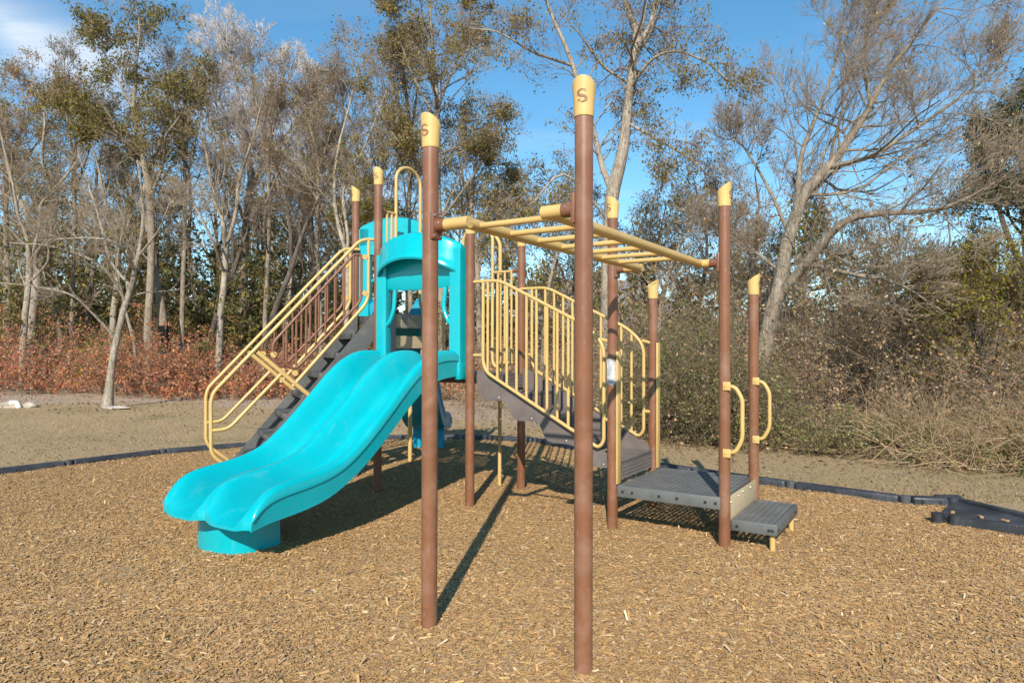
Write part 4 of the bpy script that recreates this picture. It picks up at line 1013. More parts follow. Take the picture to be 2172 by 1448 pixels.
tree('leafy_tree', 'tallest olive-leaved tree on the left, crown standing above the others', 4,
     [[(318, 800, .23), (313, 700, .2), (320, 600, .19), (321, 500, .18), (315, 400, .17), (300, 320, .14), (284, 240, .11), (288, 140, .08), (295, 70, .05), (290, 20, .03)],
      [(318, 420, .10), (345, 350, .08), (352, 290, .06, -.5), (385, 240, .04, -1), (410, 160, .02, -1)],
      [(300, 330, .08), (250, 290, .06, -.7), (190, 260, .045, -1), (150, 240, .02, -1)],
      [(286, 240, .07), (250, 170, .05), (215, 100, .03), (190, 60, .015)]],
     24, 'bark', 'twig', limbs=22, limb_t=(.35, 1), limb_len=.26, dens=0.81, leaves=13770, leaf_size=0.112, pal=OLIVE, clump=0.77)
tree('forest_tree', 'grey trunk with blackened base among red shrubs, left of the stair handrail', 5,
     [[(352, 800, .26), (350, 730, .25), (343, 660, .22), (330, 580, .18), (322, 500, .15), (300, 430, .12), (330, 330, .09), (360, 240, .05), (375, 170, .03)]],
     24.5, 'bark', 'twig', limbs=12, limb_len=.26, dens=0.72, leaves=1652, leaf_size=0.086, pal=MIXED, char=(.3, 2.7))
tree('forest_tree', 'thin crooked trunk just right of the lone leaning tree', 6,
     [[(288, 800, .10), (285, 730, .09), (272, 680, .08), (262, 640, .07), (250, 560, .05), (262, 470, .03)]],
     24, 'bark', 'twig', limbs=8, limb_len=.3, dens=0.63, leaves=826, leaf_size=0.079, pal=OLIVE)
tree('forest_tree', 'bare pale tree with forked trunk directly left of the stair handrail', 7,
     [[(464, 770, .17), (468, 680, .16), (476, 590, .15), (479, 520, .14), (470, 460, .09), (455, 420, .08), (440, 340, .06), (420, 260, .03)],
      [(479, 530, .10), (500, 450, .09), (508, 380, .08), (535, 300, .06, -.5), (560, 200, .03, -1)],
      [(476, 580, .07), (455, 520, .06, -1), (420, 450, .045, -1.4), (390, 400, .02, -1.5)]],
     23, 'barkpale', 'twig', limbs=13, limb_len=.33, dens=0.81, leaves=675, leaf_size=0.066, pal=BROWN)
tree('forest_tree', 'tall whitish bare tree with pale twiggy crown left of the slide posts', 8,
     [[(512, 740, .30), (516, 600, .27), (522, 480, .24), (530, 400, .2), (525, 300, .15), (510, 220, .10), (495, 140, .06), (490, 95, .03)],
      [(526, 430, .14), (560, 330, .11), (580, 240, .08), (600, 170, .05), (620, 110, .02)],
      [(522, 480, .12), (480, 360, .09), (465, 260, .07), (450, 170, .04), (445, 110, .02)],
      [(560, 330, .09), (620, 270, .07), (660, 210, .05), (680, 150, .02)]],
     29, 'bark', 'twigpale', limbs=22, limb_t=(.4, 1), limb_len=.28, dens=1.15, up=.7, tw_r=.010)
tree('forest_tree', 'dark bare tree leaning right behind the brown handrail panel', 9,
     [[(548, 800, .16), (565, 720, .15), (590, 640, .14), (618, 570, .12), (640, 500, .10), (668, 440, .07), (700, 380, .05), (720, 320, .025)],
      [(618, 570, .09), (615, 480, .08), (600, 400, .06), (580, 330, .03)]],
     22, 'barkdark', 'twigdark', limbs=14, limb_len=.42, dens=0.81, leaves=350, leaf_size=0.09, pal=BROWN)
tree('forest_tree', 'pale sinuous twin-stemmed tree rising behind the left slide posts', 10,
     [[(738, 800, .12), (735, 700, .11), (738, 600, .11), (732, 530, .10), (716, 470, .085), (708, 400, .075), (716, 320, .06), (740, 230, .045), (760, 150, .02)],
      [(735, 545, .08), (738, 500, .075), (728, 430, .065), (733, 390, .06), (765, 330, .05), (790, 270, .04), (820, 190, .02)]],
     21, 'barkpale', 'twig', limbs=12, limb_len=.34, dens=0.77, leaves=2386, leaf_size=0.079, pal=MIXED, clump=0.62)
tree('leafy_tree', 'leafy olive and brown tree behind the post beside the slide', 11,
     [[(938, 800, .20), (935, 600, .18), (930, 420, .16), (928, 300, .14), (926, 200, .12), (918, 120, .09), (912, 40, .06), (915, -40, .03)],
      [(928, 260, .07), (880, 170, .06), (850, 90, .04), (835, 10, .02)], [(927, 230, .07), (960, 150, .06), (990, 80, .04), (1010, 10, .02)],
      [(930, 420, .07), (880, 340, .06, -1), (830, 280, .04, -1.5), (790, 200, .02, -1.5)], [(932, 470, .07), (985, 400, .06, -.5), (1030, 330, .04, -1), (1060, 250, .02, -1)]],
     22, 'bark', 'twig', limbs=22, limb_t=(.3, 1), limb_len=.24, dens=0.85, leaves=14229, leaf_size=0.096, pal=MIXED, clump=0.72)
tree('slender_tree', 'slender reddish-twigged tree left of the post beside the slide', 12,
     [[(815, 800, .13), (810, 600, .12), (805, 450, .10), (808, 330, .09), (795, 250, .07), (770, 180, .05), (745, 120, .03)],
      [(806, 400, .06), (760, 300, .05), (735, 240, .03), (715, 190, .015)], [(808, 330, .06), (835, 240, .05), (850, 160, .03), (845, 90, .015)]],
     23.5, 'bark', 'twigred', limbs=16, limb_t=(.3, 1), limb_len=.3, dens=0.81, up=.7, leaves=2754, leaf_size=0.073, pal=MIXED, clump=0.57)
tree('large_tree', 'large pale double-trunked tree with drooping olive leaves behind the tallest post', 13,
     [[(1287, 800, .30), (1290, 640, .28), (1291, 520, .26), (1296, 430, .25), (1308, 370, .24), (1326, 290, .19), (1333, 200, .165), (1345, 110, .15), (1350, 70, .14), (1322, 0, .10), (1312, -70, .07), (1300, -170, .03)],
      [(1347, 100, .12), (1380, 55, .10), (1392, -10, .09), (1400, -90, .05), (1430, -180, .02)],
      [(1300, 410, .14), (1275, 345, .11, .5), (1250, 240, .10, .8), (1215, 140, .09, 1), (1180, 55, .075, 1), (1150, -20, .05, 1), (1120, -120, .02, 1)],
      [(1333, 190, .07), (1385, 125, .05, -.7), (1440, 110, .045, -1), (1510, 140, .03, -1.2), (1560, 190, .015, -1.4)],
      [(1330, 260, .06), (1400, 300, .04, -.8), (1470, 340, .03, -1.4), (1520, 390, .012, -1.8)],
      [(1215, 140, .06, 1), (1130, 110, .045, .3), (1060, 70, .03, 0), (1000, 60, .015, 0)],
      [(1292, 470, .05), (1200, 370, .045, -.6), (1130, 430, .04, -.9), (1075, 470, .03, -1), (1030, 470, .012, -1)]],
     17, 'barkpale', 'twigred', limbs=16, limb_t=(.5, 1), limb_len=.27, limb_ang=1.0, up=-.15, dens=0.77, leaves=12393, leaf_size=0.076, pal=MIXED, clump=0.64, droop=.9, tw_r=.005)
tree('large_tree', 'big bare tree leaning right, twigs sweeping to the upper right of the photo', 14,
     [[(1598, 890, .27), (1610, 800, .25), (1632, 690, .23), (1652, 610, .21), (1668, 530, .19), (1690, 445, .175), (1722, 390, .155), (1780, 325, .12), (1835, 245, .095), (1880, 160, .07), (1950, 70, .045), (2010, -10, .02)],
      [(1690, 445, .09), (1700, 330, .075, .3), (1728, 255, .06, .4), (1765, 160, .045, .5), (1785, 60, .03, .6), (1800, -30, .012, .6)],
      [(1655, 625, .15), (1700, 570, .14, -.4), (1750, 510, .12, -.7), (1800, 465, .10, -1), (1880, 452, .08, -1.4), (1990, 445, .055, -2), (2090, 400, .03, -2.3), (2160, 350, .012, -2.4)],
      [(1755, 355, .08), (1850, 330, .065, -.6), (1960, 260, .045, -1), (2060, 190, .03, -1.2), (2140, 130, .012, -1.3)],
      [(1675, 500, .07), (1640, 420, .05, .8), (1590, 330, .035, 1.1), (1540, 270, .015, 1.2)],
      [(1660, 580, .06), (1610, 540, .05, .5), (1560, 500, .035, .8), (1500, 470, .012, 1)],
      [(1720, 560, .07, -.4), (1800, 580, .06, -1.2), (1900, 600, .04, -1.6), (2000, 660, .015, -1.8)],
      [(1850, 230, .05), (1830, 130, .04, .5), (1850, 40, .025, .6), (1880, -30, .01, .6)]],
     12.6, 'bark', 'twig', limbs=26, limb_t=(.40, 1), limb_len=.36, up=.4, dens=0.90, leaves=3800, leaf_size=0.055, pal=BROWN, clump=0.95, sweep=(.13, 0, .10), tw_r=.0045, rk=.62, fine=.5)
tree('slender_tree', 'slender trunk standing behind the rear entry post with the grab bar', 15,
     [[(1582, 880, .11), (1584, 780, .10), (1588, 690, .09), (1600, 600, .075), (1590, 520, .055), (1610, 440, .035), (1600, 370, .02)]],
     14.5, 'bark', 'twigdark', limbs=10, limb_len=.33, dens=0.72, leaves=900, leaf_size=0.07, pal=BROWN)
tree('slender_tree', 'thin pale forked sapling behind the short capped post by the stairs', 16,
     [[(1392, 800, .10), (1398, 680, .09), (1408, 620, .08), (1425, 560, .065), (1445, 510, .045), (1470, 440, .02)], [(1408, 620, .05), (1390, 550, .045), (1380, 480, .03), (1390, 410, .015)]],
     18, 'barkpale', 'twig', limbs=11, limb_len=.36, dens=0.81, leaves=1632, leaf_size=0.09, pal=MIXED, clump=0.72)
tree('evergreen_tree', 'dense dark evergreen at the right frame edge behind the sweeping branches', 17,
     [[(2195, 900, .22), (2190, 700, .2), (2180, 500, .17), (2170, 350, .12), (2160, 230, .05)], [(2185, 600, .1), (2130, 480, .08), (2110, 380, .05), (2120, 290, .02)]],
     15.5, 'barkdark', 'twigdark', limbs=30, limb_t=(.15, 1), limb_len=.24, dens=0.81, leaves=22950, leaf_size=0.066, pal=EVERG, clump=0.95)
tree('leafy_tree', 'low yellow-green leafy tree at the right under the sweeping bare branches', 18,
     [[(2090, 900, .12), (2085, 790, .11), (2075, 700, .09), (2060, 630, .06), (2050, 570, .03)], [(2085, 780, .07), (2130, 690, .06), (2150, 610, .03)], [(2080, 720, .06), (2010, 660, .05), (1970, 610, .02)]],
     11.5, 'barkdark', 'twigdark', limbs=16, limb_t=(.2, 1), limb_len=.36, dens=0.77, leaves=15000, leaf_size=0.05, pal=YELGR, clump=0.92)
tree('leafy_tree', 'yellowing tree low behind the left slide posts and stair top', 20,
     [[(770, 800, .12), (775, 650, .11), (780, 540, .09), (785, 450, .06), (800, 380, .03)]],
     24.5, 'bark', 'twig', limbs=18, limb_t=(.25, 1), limb_len=.3, dens=0.72, leaves=10125, leaf_size=0.083, pal=YELGR, clump=0.77)
tree('leafy_tree', 'olive leafy tree right of the slide hood, behind the overhead ladder', 21,
     [[(1020, 800, .15), (1015, 650, .14), (1010, 540, .12), (1000, 430, .09), (1010, 330, .06), (1005, 260, .03)], [(1012, 560, .07), (1060, 470, .05), (1090, 400, .02)]],
     22.5, 'bark', 'twigdark', limbs=22, limb_t=(.2, 1), limb_len=.3, dens=0.81, leaves=9180, leaf_size=0.079, pal=MIXED, clump=0.72)
tree('slender_tree', 'thin bare tree with few brown leaves between the ladder and right entry posts', 22,
     [[(1480, 800, .10), (1478, 690, .09), (1490, 600, .08), (1500, 520, .06), (1485, 440, .04), (1470, 370, .02)], [(1485, 640, .05), (1520, 560, .045), (1540, 480, .03), (1555, 400, .012)]],
     18.5, 'barkdark', 'twigdark', limbs=14, limb_len=.36, dens=0.85, leaves=1496, leaf_size=0.085, pal=MIXED, clump=0.72)
tree('slender_tree', 'thin twiggy tree behind the brown staircase handrails', 23,
     [[(1150, 800, .11), (1155, 690, .10), (1165, 600, .08), (1180, 540, .06), (1170, 480, .04), (1185, 420, .02)]],
     20, 'bark', 'twigdark', limbs=14, limb_len=.42, dens=0.81, leaves=1768, leaf_size=0.09, pal=MIXED, clump=0.72)
tree('leafy_tree', 'brown-leaved tree filling the upper left corner beneath the cloud', 24,
     [[(15, 780, .18), (18, 600, .16), (12, 450, .13), (30, 330, .09), (50, 250, .06), (60, 190, .03)], [(15, 420, .08), (60, 330, .06), (110, 260, .04), (135, 200, .02)]],
     28.5, 'bark', 'twigred', limbs=20, limb_t=(.35, 1), limb_len=.26, dens=0.81, leaves=12150, leaf_size=0.086, pal=BROWN, clump=0.77)
tree('leafy_tree', 'olive tree with drooping boughs between the lone tree and the handrail foot', 25,
     [[(420, 790, .15), (415, 650, .14), (400, 520, .12), (405, 420, .09), (395, 340, .05), (400, 290, .03)]],
     28, 'bark', 'twig', limbs=20, limb_t=(.2, 1), limb_len=.3, dens=0.77, leaves=8721, leaf_size=0.099, pal=OLIVE, clump=0.82)

# ---- more trees of the same wood, deeper in, copied with their parts
def copy_tree(src, x, y, rz, k, label, group):
    c = src.copy(); link(c); c.location = (x, y, 0); c.rotation_euler = (0, 0, rz); c.scale = (k, k, k); tag(c, label, src['category'], group)
    for ch in src.children:
        d = ch.copy(); COL.objects.link(d); d.parent = c
    return c
tl = [o for o in COL.objects if o.get('category') == 'tree']
olive = tl[-1]
q = at(655, 790, 27); copy_tree(olive, q[0], 27, 2.1, .93, 'olive leafy tree between the whitish tree and the twin-stemmed tree', None)
q = at(180, 790, 29); copy_tree(olive, q[0], 29, 4.0, 1.1, 'olive leafy tree behind the stout forked trunk at far left', None)
rc = np.random.default_rng(77)
for x, y, si, lb in ((-21, 31, 6, 'grey tree far back between the stout forked trunk and the thin leaning trunk'), (-18.5, 33, 11, 'bare tree far back behind the lone leaning tree'),
                     (-16, 30.5, 8, 'dark bare tree far back behind the tallest olive-leaved tree'), (-14, 34, 9, 'pale tree far back behind the forked trunk by the handrail'),
                     (-12, 31, 2, 'thin tree far back behind the tall whitish bare tree'), (-10, 33.5, 11, 'reddish-twigged tree far back behind the middle of the sloping handrail'),
                     (-8.2, 30, 6, 'bare grey tree far back just left of the two tall left slide posts'), (-6.2, 33, 9, 'pale tree far back behind the tall post left of the slide hood'),
                     (-4.6, 29.5, 11, 'reddish-twigged tree far back behind the tan entry arch above the slide hood'), (-2.8, 32, 8, 'dark bare tree far back just right of the front ladder post beside the slide'),
                     (-21.6, 29, 11, 'reddish-twigged tree far back at the left frame edge'), (-0.8, 30.5, 9, 'small pale tree far back behind the first ladder rungs')):
    copy_tree(tl[si], x, y, rc.uniform(0, 6.28), rc.uniform(.85, 1.15) * (1.0 if x < -4 else .8), lb, 'trees deep in the left wood')
for px, y, si, k, lb in ((48, 24.5, 6, .95, 'bare forked tree left of the stout pale trunk at the left frame edge'), (150, 27.5, 11, 1.1, 'fine-twigged tree between the stout pale trunk and the lone leaning tree'),
                         (236, 26, 6, 1.05, 'bare forked tree directly behind the lone leaning tree'), (385, 25.5, 11, 1.05, 'fine-twigged tree just right of the blackened trunk'),
                         (432, 27, 8, 1.1, 'dark bare tree left of the pale forked tree by the handrail'), (560, 24.5, 11, 1.0, 'fine-twigged tree right of the tall whitish tree'),
                         (606, 26.5, 6, 1.1, 'bare forked tree above the middle of the sloping handrail'), (682, 24, 11, .95, 'fine-twigged tree left of the twin-stemmed pale tree'),
                         (775, 26.5, 6, 1.05, 'bare forked tree between the two tall left slide posts'), (872, 25, 11, 1.1, 'fine-twigged tree left of the front ladder post, behind the arch'),
                         (985, 25, 6, .9, 'bare forked tree right of the slide hood behind the ladder end'), (1075, 24.5, 21, 1.2, 'twiggy tree behind the left half of the overhead ladder'),
                         (1215, 24, 20, 1.15, 'twiggy tree just left of the nearest brown post')):
    q = at(px, 737, y); copy_tree(tl[si], q[0], y, rc.uniform(0, 6.28), k, lb, 'trees crowding the front of the wood')
for x, y, si, lb in ((4.4, 20, 20, 'twiggy tree far back behind the short capped post'), (6.6, 18.5, 15, 'pale sapling far back behind the rear entry post'),
                     (8.6, 17.5, 21, 'twiggy tree behind the main fork of the big leaning tree'), (10.2, 19, 20, 'bare tree far back under the long horizontal limb of the big leaning tree'),
                     (12.0, 17, 14, 'slender tree just left of the dark evergreen at the right frame edge'), (7.6, 22, 21, 'small twiggy tree far back left of the big leaning trunk'),
                     (2.2, 22.5, 15, 'pale sapling far back behind the nearest brown post'), (9.6, 15.2, 14, 'slender tree in the brown brush left of the yellow-green tree')):
    copy_tree(tl[si], x, y, rc.uniform(0, 6.28), rc.uniform(.75, 1.0), lb, 'trees in the right thicket')

# ---- undergrowth and brush that reads as one mass
def thicket(name, label, cat, seed, spots, stem_n, leaves, leaf_size, pal, stem_mat, stem_r=.006, wig=.22, ang=.55, twigs=5, droop=.2, lo=0.1):
    """spots: rows x, y, radius, height"""
    r = np.random.default_rng(seed); sp = np.array(spots, float); wgt = sp[:, 2] ** 2 * sp[:, 3]; wgt /= wgt.sum()
    k = r.choice(len(sp), stem_n, p=wgt); a = r.uniform(0, 6.283, stem_n); q = np.sqrt(r.random(stem_n)) * sp[k, 2]
    S = np.stack([sp[k, 0] + q * np.cos(a), sp[k, 1] + q * np.sin(a), np.full(stem_n, -.05)], -1)
    D = nrm(np.stack([r.normal(0, ang, stem_n), r.normal(0, ang, stem_n), np.ones(stem_n)], -1)); ln = sp[k, 3] * r.uniform(.55, 1.15, stem_n)
    ln = ln * (1 + .35 * vnoise(S[:, 0] * 1.6, S[:, 1] * 1.6, seed + 9))
    P1 = grow(r, S, D, ln, 4, wig, np.array([0, 0, -.25])); R1 = taper(np.full(stem_n, stem_r), 5, .4)
    S, D, l2, rad, pid = sprout(r, P1, R1, twigs, .2, 1, .8, .35, .38, .6); P2 = grow(r, S, D, np.clip(l2, .1, .9), 2, .22, np.array([0, 0, .1])); R2 = taper(np.full(len(S), stem_r * .55), 3, .5)
    P2[:, :, 2] = np.maximum(P2[:, :, 2], .02)
    V1, F1 = tubes(P1, R1, 3); V2, F2 = tubes(P2, R2, 3); V, F = merge([(V1, F1), (V2, F2)])
    o = put(name, fast_mesh(name, V, [F]), M[stem_mat]); tag(o, label, cat, kind='stuff')
    if leaves:
        idx = r.integers(0, len(P2), leaves); f = r.random((leaves, 1)) * 2; i = np.minimum(f.astype(int)[:, 0], 1); f = f - i[:, None]
        Cc = P2[idx, i] * (1 - f) + P2[idx, i + 1] * f + r.normal(0, .035, (leaves, 3)); Cc[:, 2] = np.maximum(Cc[:, 2], lo * r.random(leaves))
        V, F = leaf_quads(r, Cc, leaf_size, droop, .6)
        # foliage tone drifts from bush to bush
        drift = (1 + .22 * vnoise(Cc[:, 0] * 1.3, Cc[:, 1] * 1.3, seed + 1))[:, None]
        t = np.repeat(pick(r, *pal, leaves) * drift, 4, 0)
        put('foliage', fast_mesh('foliage', V, [F], t, False), M['leaf'], o)
    return o
def row(x0, y0, x1, y1, n, rad, h0, h1, seed, jit=.6):
    r = np.random.default_rng(seed); t = np.linspace(0, 1, n)
    return [(x0 + (x1 - x0) * a + r.normal(0, jit), y0 + (y1 - y0) * a + r.normal(0, jit), rad * r.uniform(.7, 1.3), r.uniform(h0, h1)) for a in t]
red_spots = row(-21, 25.2, -11, 22.4, 19, 1.1, 1.0, 2.4, 1, .7) + row(-11, 22.4, -6.0, 21.4, 11, .9, .7, 1.9, 2, .8) + row(-21, 28, -8, 25, 14, 1.3, 1.6, 3.2, 3, 1.0) + row(-9.5, 20.6, -6.5, 20.4, 5, .7, .6, 1.4, 4, .5)
thicket('red_undergrowth', 'mass of russet and red leaved shrubs along the left wood edge', 'undergrowth', 41, red_spots, 1600, 64000, .085, RED, 'twig', .006, twigs=6)
mid_spots = row(-6.5, 21.8, 2.5, 19.5, 16, 1.1, .9, 1.8, 5) + row(-7, 24, 4, 22, 14, 1.3, 1.5, 2.6, 6)
thicket('rust_undergrowth', 'rust and brown undergrowth behind the slide and staircase', 'undergrowth', 42, mid_spots, 1000, 28000, .08, ([*RED[0], *BROWN[0], (.12, .12, .03)], [.12, .08, .1, .12, .08, .05, .12, .1, .1, .05, .1, .1]), 'twig', .007, twigs=6)
brush = row(2.6, 13.6, 4.5, 12.6, 8, .9, 1.6, 2.6, 7) + row(4.5, 12.6, 9.5, 9.6, 16, 1.0, 1.7, 2.9, 8, .5) + row(3.4, 15.5, 11.5, 12.0, 18, 1.3, 2.8, 5.0, 9) + row(0.5, 17.5, 5, 15.5, 10, 1.1, 1.6, 2.8, 10) + row(7, 12.4, 11, 10.4, 8, 1.1, 2.4, 3.8, 24)
thicket('brown_brush', 'dense tangle of brown dead leaves, vines and twigs on the right', 'brush', 43, brush, 2100, 72000, .056, ([*BROWN[0], (.17, .16, .055), (.34, .18, .09)], [.26, .22, .16, .08, .1, .1, .12]), 'twig', .005, wig=.34, ang=.75, twigs=7)
green = row(2.3, 12.6, 3.9, 11.5, 7, .75, 1.1, 2.0, 11, .25) + row(3.4, 11.2, 5.6, 10.0, 9, .5, .5, .85, 12, .2) + row(5.6, 9.7, 6.6, 8.7, 5, .45, .4, .7, 13, .15)
thicket('green_undergrowth', 'low green honeysuckle-like undergrowth in front of the brown brush', 'undergrowth', 44, green, 900, 34000, .042, ([*GREEN[0], (.38, .28, .16), (.29, .21, .11)], [.24, .16, .13, .1, .2, .17]), 'twigdark', .005, twigs=6)
olive_m = row(-26, 32, -9, 29.5, 24, 1.9, 5.0, 9.4, 14) + row(-9, 32, 0, 31, 12, 1.7, 3.5, 5.5, 18) + row(-24, 30.5, -4, 29, 20, 1.5, 2.2, 4.2, 15)
thicket('olive_understory', 'dark olive understory filling the wood behind the left trunks', 'understory', 45, olive_m, 900, 70000, .165, ([*OLIVE[0], *EVERG[0]], [.24, .16, .16, .08, .08, .07, .08, .08, .05]), 'twigdark', .012, twigs=7)
olive_r = row(-1, 30, 15, 24, 24, 1.6, 2.6, 4.6, 16) + row(9, 17, 16, 14, 10, 1.6, 3.5, 6.0, 17) + row(4, 22, 12, 18, 12, 1.5, 2.8, 4.2, 19)
thicket('distant_thicket', 'mixed olive and brown thicket far behind the staircase and right posts', 'thicket', 46, olive_r, 850, 42000, .15, ([*OLIVE[0], *BROWN[0]], [.13, .1, .1, .07, .05, .13, .12, .1, .1, .1]), 'twig', .010, twigs=7)
back = row(-34, 40, -2, 38, 30, 2.2, 5, 9, 31, .8) + row(-2, 39, 3, 37, 5, 2.0, 2.6, 4.0, 32, .8) + row(4, 37, 22, 33, 20, 2.2, 4.0, 5.8, 34, .8) + row(14, 26, 22, 22, 6, 2.0, 4, 7, 33)
thicket('back_woodland', 'dark olive brown wood closing the view behind every trunk', 'woodland', 47, back, 500, 26000, .36, ([*OLIVE[0], *EVERG[0], *BROWN[0]], [.12, .1, .06, .05, .1, .1, .1, .08, .06, .06, .08, .03, .05, .01]), 'twigdark', .02, twigs=6)
def bush(label, seed, x, y, rad, h, leaves, size, pal, stems=60, twig='twigdark', cat='bush'):
    r = np.random.default_rng(seed); o = empty('bush', (x, y, 0)); tag(o, label, cat)
    a = r.uniform(0, 6.283, stems); q = rad * .35 * np.sqrt(r.random(stems)); S = np.stack([q * np.cos(a), q * np.sin(a), np.full(stems, -.05)], -1)
    D = nrm(np.stack([np.cos(a) * r.uniform(0, .8, stems), np.sin(a) * r.uniform(0, .8, stems), np.ones(stems)], -1)); P1 = grow(r, S, D, h * r.uniform(.6, 1.15, stems), 4, .18, (0, 0, 0)); R1 = taper(np.full(stems, .009), 5, .4)
    S, D, l2, rd, _ = sprout(r, P1, R1, 8, .2, 1, .8, .3, .4, .6); P2 = grow(r, S, D, l2, 2, .2, (0, 0, .1)); R2 = taper(np.full(len(S), .005), 3, .5)
    V, F = merge([tubes(P1, R1, 4), tubes(P2, R2, 3)]); tag(put('stems', fast_mesh('stems', V, [F]), M[twig], o), kind='stuff')
    idx = r.integers(0, len(P2), leaves); f = r.random((leaves, 1)); C0 = P2[idx, 0] * (1 - f) + P2[idx, 2] * f + r.normal(0, .05, (leaves, 3)); C0[:, 2] = np.maximum(C0[:, 2], .05)
    V, F = leaf_quads(r, C0, size, .2, .6); tag(put('foliage', fast_mesh('foliage', V, [F], np.repeat(pick(r, *pal, leaves), 4, 0), False), M['leaf'], o), kind='stuff')
q = at(190, 737, 22.6); bush('yellow-green bush among the red shrubs left of the lone tree', 81, q[0], 23.4, .8, 2.1, 1500, .075, YELGR)
q = at(1440, 737, 12.8); bush('tall bright green bush behind the short capped post', 83, q[0], 12.8, .9, 2.3, 5200, .05, GREEN)
q = at(590, 737, 22.5); bush('russet bush behind the foot of the stair handrail', 84, q[0], 22.0, 1.0, 1.7, 2600, .085, RED, twig='twig')
# tall dry grass
def dry_grass():
    r = np.random.default_rng(51); sp = np.array(row(5.6, 10.2, 8.2, 8.0, 12, .55, .7, 1.25, 21, .25) + row(6.3, 10.6, 9.2, 8.6, 10, .7, .8, 1.4, 22, .25) + row(4.2, 11.0, 5.8, 10.2, 5, .35, .35, .7, 23, .2))
    n = 11500; k = r.integers(0, len(sp), n); a = r.uniform(0, 6.283, n); q = np.abs(r.normal(0, .55, n)) * sp[k, 2]
    S = np.stack([sp[k, 0] + q * np.cos(a), sp[k, 1] + q * np.sin(a), np.full(n, -.04)], -1)
    D = nrm(np.stack([r.normal(0, .55, n), r.normal(0, .55, n), np.ones(n)], -1)); ln = sp[k, 3] * r.uniform(.3, 1.2, n)
    Pt = grow(r, S, D, ln, 3, .26, np.array([-.15, -.1, -1.0])); Pt[:, :, 2] = np.maximum(Pt[:, :, 2], .01 + .03 * r.random((n, 1)))
    V, F = tubes(Pt, taper(np.full(n, .006), 4, .3), 3)
    t = np.repeat(pick(r, [(.66, .49, .29), (.56, .41, .23), (.74, .58, .37), (.44, .32, .18)], [.35, .3, .2, .15], n), 12, 0)
    o = put('dry_grass', fast_mesh('dry_grass', V, [F], t), M['drygrass']); tag(o, 'tall clump of straw-coloured dry grass at the lower right', 'dry grass', kind='stuff')
dry_grass()
# short dormant turf and fallen leaves on the lawn
def turf():
    r = np.random.default_rng(61); n = 42000; y = 7 + 15 * r.random(n) ** 1.4; x = r.uniform(-1, 1, n) * (y * .82 + 1)
    k = ~inside(x, y, bed_poly) & (y < 19.5 - .55 * np.maximum(x + 9, 0) + 2 * vnoise(x, y, 5)) | (~inside(x, y, bed_poly) & (x > 1.2) & (y < 10.2 - .45 * (x - 3.5)))
    x, y = x[k], y[k]; n = len(x); C0 = np.stack([x, y, np.full(n, -.035)], -1)
    h = r.uniform(.012, .032, n) * (1 + .5 * (vnoise(x * 2, y * 2, 6) > .2)); a = r.uniform(0, 6.283, n); wd = r.uniform(.006, .014, n)
    d = np.stack([np.cos(a), np.sin(a), np.zeros(n)], -1); tip = C0 + np.stack([r.normal(0, .025, n), r.normal(0, .025, n), h], -1)
    V = np.stack([C0 - d * wd[:, None], C0 + d * wd[:, None], tip], 1).reshape(-1, 3); F = np.arange(3 * n).reshape(-1, 3)
    g_ = np.clip(.5 + .9 * vnoise(x * .7, y * .7, 7), 0, 1)[:, None]
    t = pick(r, [(.53, .38, .22), (.47, .335, .185), (.58, .43, .26)], [.4, .35, .25], n) * (1 - .5 * g_) + np.array([.17, .175, .07]) * .5 * g_
    o = put('turf', fast_mesh('turf', V, [F], np.repeat(t, 3, 0), False), M['drygrass']); tag(o, 'short dormant turf on the lawn strip', 'grass', kind='stuff')
    n = 9000; y = 8.5 + 16 * r.random(n); x = r.uniform(-1, 1, n) * (y * .82 + 1); e = 17.5 - .58 * np.maximum(x + 9, 0); e = np.maximum(e, 9.6)
    k = ~inside(x, y, bed_poly) & (r.random(n) < np.clip((y - e + 2.5) / 3, .03, 1)); x, y = x[k], y[k]; n = len(x)
    C0 = np.stack([x, y, -.03 + .02 * r.random(n)], -1); V, F = leaf_quads(r, C0, .075, 0, .6); V[:, 2] = np.clip(V[:, 2], -.033, .04)
    t = np.repeat(pick(r, [(.30, .20, .12), (.36, .26, .17), (.22, .14, .08), (.33, .15, .07), (.42, .33, .24)], [.3, .25, .2, .1, .15], n), 4, 0)
    o = put('leaf_litter', fast_mesh('leaf_litter', V, [F], t, False), M['leaf']); tag(o, 'fallen brown leaves scattered along the wood edge', 'leaf litter', kind='stuff')
turf()
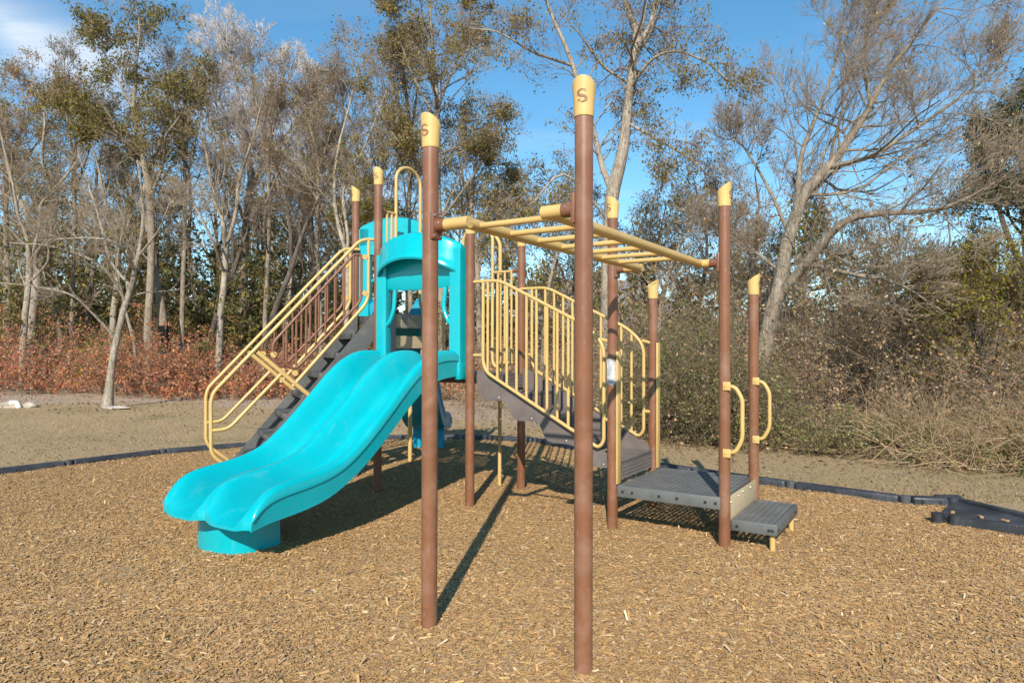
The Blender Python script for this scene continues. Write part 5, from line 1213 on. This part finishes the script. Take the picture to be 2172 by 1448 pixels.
# far wood reading as one mass
def far_wood():
    r = np.random.default_rng(71); n = 34; x = np.linspace(-34, 22, n) + r.normal(0, .8, n); y = 38 + r.uniform(-4, 7, n)
    h = np.where(x < -3, r.uniform(9, 13.5, n), np.where(x < 9, r.uniform(3.5, 7, n), r.uniform(6, 9, n)))
    S = np.stack([x, y, np.full(n, -.1)], -1); D = nrm(np.stack([r.normal(0, .06, n), r.normal(0, .06, n), np.ones(n)], -1))
    P0 = grow(r, S, D, h, 9, .05, (0, 0, .2)); R0 = taper(h * .015, 10, .2)
    S, D, ln, rad, _ = sprout(r, P0, R0, 16, .2, 1, .8, .25, .33, .45); P1 = grow(r, S, D, ln, 5, .15, (0, 0, .5)); R1 = taper(np.clip(rad, .015, .06), 6, .3)
    S, D, ln, rad, _ = sprout(r, P1, R1, 8, .15, 1, .75, .3, .5, .6); P2 = grow(r, S, D, ln, 2, .15, (0, 0, .3)); R2 = taper(np.clip(rad, .008, .02), 3, .5)
    S, D, ln, rad, pid = sprout(r, P2, R2, 4, .1, 1, .7, .3, .6, .6); P3 = grow(r, S, D, ln, 1, .15, (0, 0, .3)); R3 = taper(np.full(len(S), .008), 2, .6)
    V, F = merge([tubes(P0, R0, 6), tubes(P1, R1, 4), tubes(P2, R2, 3), tubes(P3, R3, 3)])
    o = put('far_woodland', fast_mesh('far_woodland', V, [F]), M['twig']); tag(o, 'distant woodland reading as one hazy mass behind all the trees', 'woodland', kind='stuff')
    m = 30000; idx = r.integers(0, len(P2), m); idx = idx[P2[idx, 0, 0] < 40]; m = len(idx); f = r.random((m, 1)); C0 = P2[idx, 1] * (1 - f) + P2[idx, 2] * f + r.normal(0, .25, (m, 3))
    V, F = leaf_quads(r, C0, .26, .3); t = np.repeat(pick(r, ([*MIXED[0]])[:5], MIXED[1], m), 4, 0)
    put('foliage', fast_mesh('foliage', V, [F], t, False), M['leaf'], o)
far_wood()

# ---- houses glimpsed through the wood
def house(x, y, wd, dp, hw, hr, label, rz=0.0):
    o = empty('house', (x, y, 0), rz)
    mb = MB(); mb.box((-wd / 2, -dp / 2, -.3), (wd / 2, dp / 2, hw)); mb.build('wall', M['brick'], o)
    mb = MB(); e = .45; zr = hw + hr
    V = [(-wd / 2 - e, -dp / 2 - e, hw - .1), (wd / 2 + e, -dp / 2 - e, hw - .1), (wd / 2 + e, dp / 2 + e, hw - .1), (-wd / 2 - e, dp / 2 + e, hw - .1), (-wd / 2 + dp * .42, 0, zr), (wd / 2 - dp * .42, 0, zr)]
    mb.add(V, [(0, 1, 5, 4), (2, 3, 4, 5), (1, 2, 5), (3, 0, 4), (3, 2, 1, 0)]); mb.build('roof', M['shingle'], o)
    for wx_ in (-wd * .32, -wd * .05, wd * .27):
        mb = MB(); mb.rbox((wx_ - .6, -dp / 2 - .05, 1.0), (wx_ + .6, -dp / 2 + .05, 2.2), .02, 1); wn = mb.build('window', M['trim'], o)
        for s in (-1, 1):
            mb = MB(); mb.box((wx_ + s * .28 - .24, -dp / 2 - .07, 1.08), (wx_ + s * .28 + .24, -dp / 2 - .04, 2.12)); mb.build('pane', M['glass'], wn)
    tag(o, label, 'house')
house(6.4, 50, 13, 9, 3.2, 3.3, 'brown brick house with grey hipped roof glimpsed behind the brown staircase')
house(-19.5, 52, 12, 8, 3.0, 2.6, 'pale house wall glimpsed between trunks left of the stair handrail', .1)

# ---- small things by the lawn edge
def stone(name, loc, s, label, m, cat, seed):
    r = np.random.default_rng(seed); bm = bmesh.new(); bmesh.ops.create_icosphere(bm, subdivisions=2, radius=1)
    for v in bm.verts: v.co = Vector((v.co.x * s[0], v.co.y * s[1], max(v.co.z, -.4) * s[2])) * (1 + r.normal(0, .09))
    me = bpy.data.meshes.new(name); bm.to_mesh(me); bm.free(); o = put(name, me, M[m]); o.location = loc; tag(o, label, cat)
q = at(150 / 2.6 * 1.0, 862, 17.6)
stone('rock', (-13.05, 17.7, .0), (.30, .2, .13), 'tan rock on the lawn at the far left frame edge', 'stone', 'rock', 1)
stone('rock', (-12.55, 17.75, .0), (.18, .14, .12), 'small tan rock right of the white pipe end', 'stone', 'rock', 2)
stone('rock', (-10.0, 17.3, .0), (.32, .18, .06), 'flat grey stone at the foot of the lone leaning tree', 'stone', 'rock', 3)
o = empty('pipe_end', (-12.80, 17.6, 0)); tag(o, 'white plastic pipe elbow poking from the lawn between rocks', 'pipe')
mb = MB(); mb.tube(fillet([(-.16, 0, .10), (.02, 0, .11), (.06, 0, -.05)], .07, 5), .055, 14); mb.build('elbow', M['white'], o)
mb = MB(); mb.tube([(.053, 0, .03), (.058, 0, -.03)], .064, 14); mb.build('collar', M['white'], o)
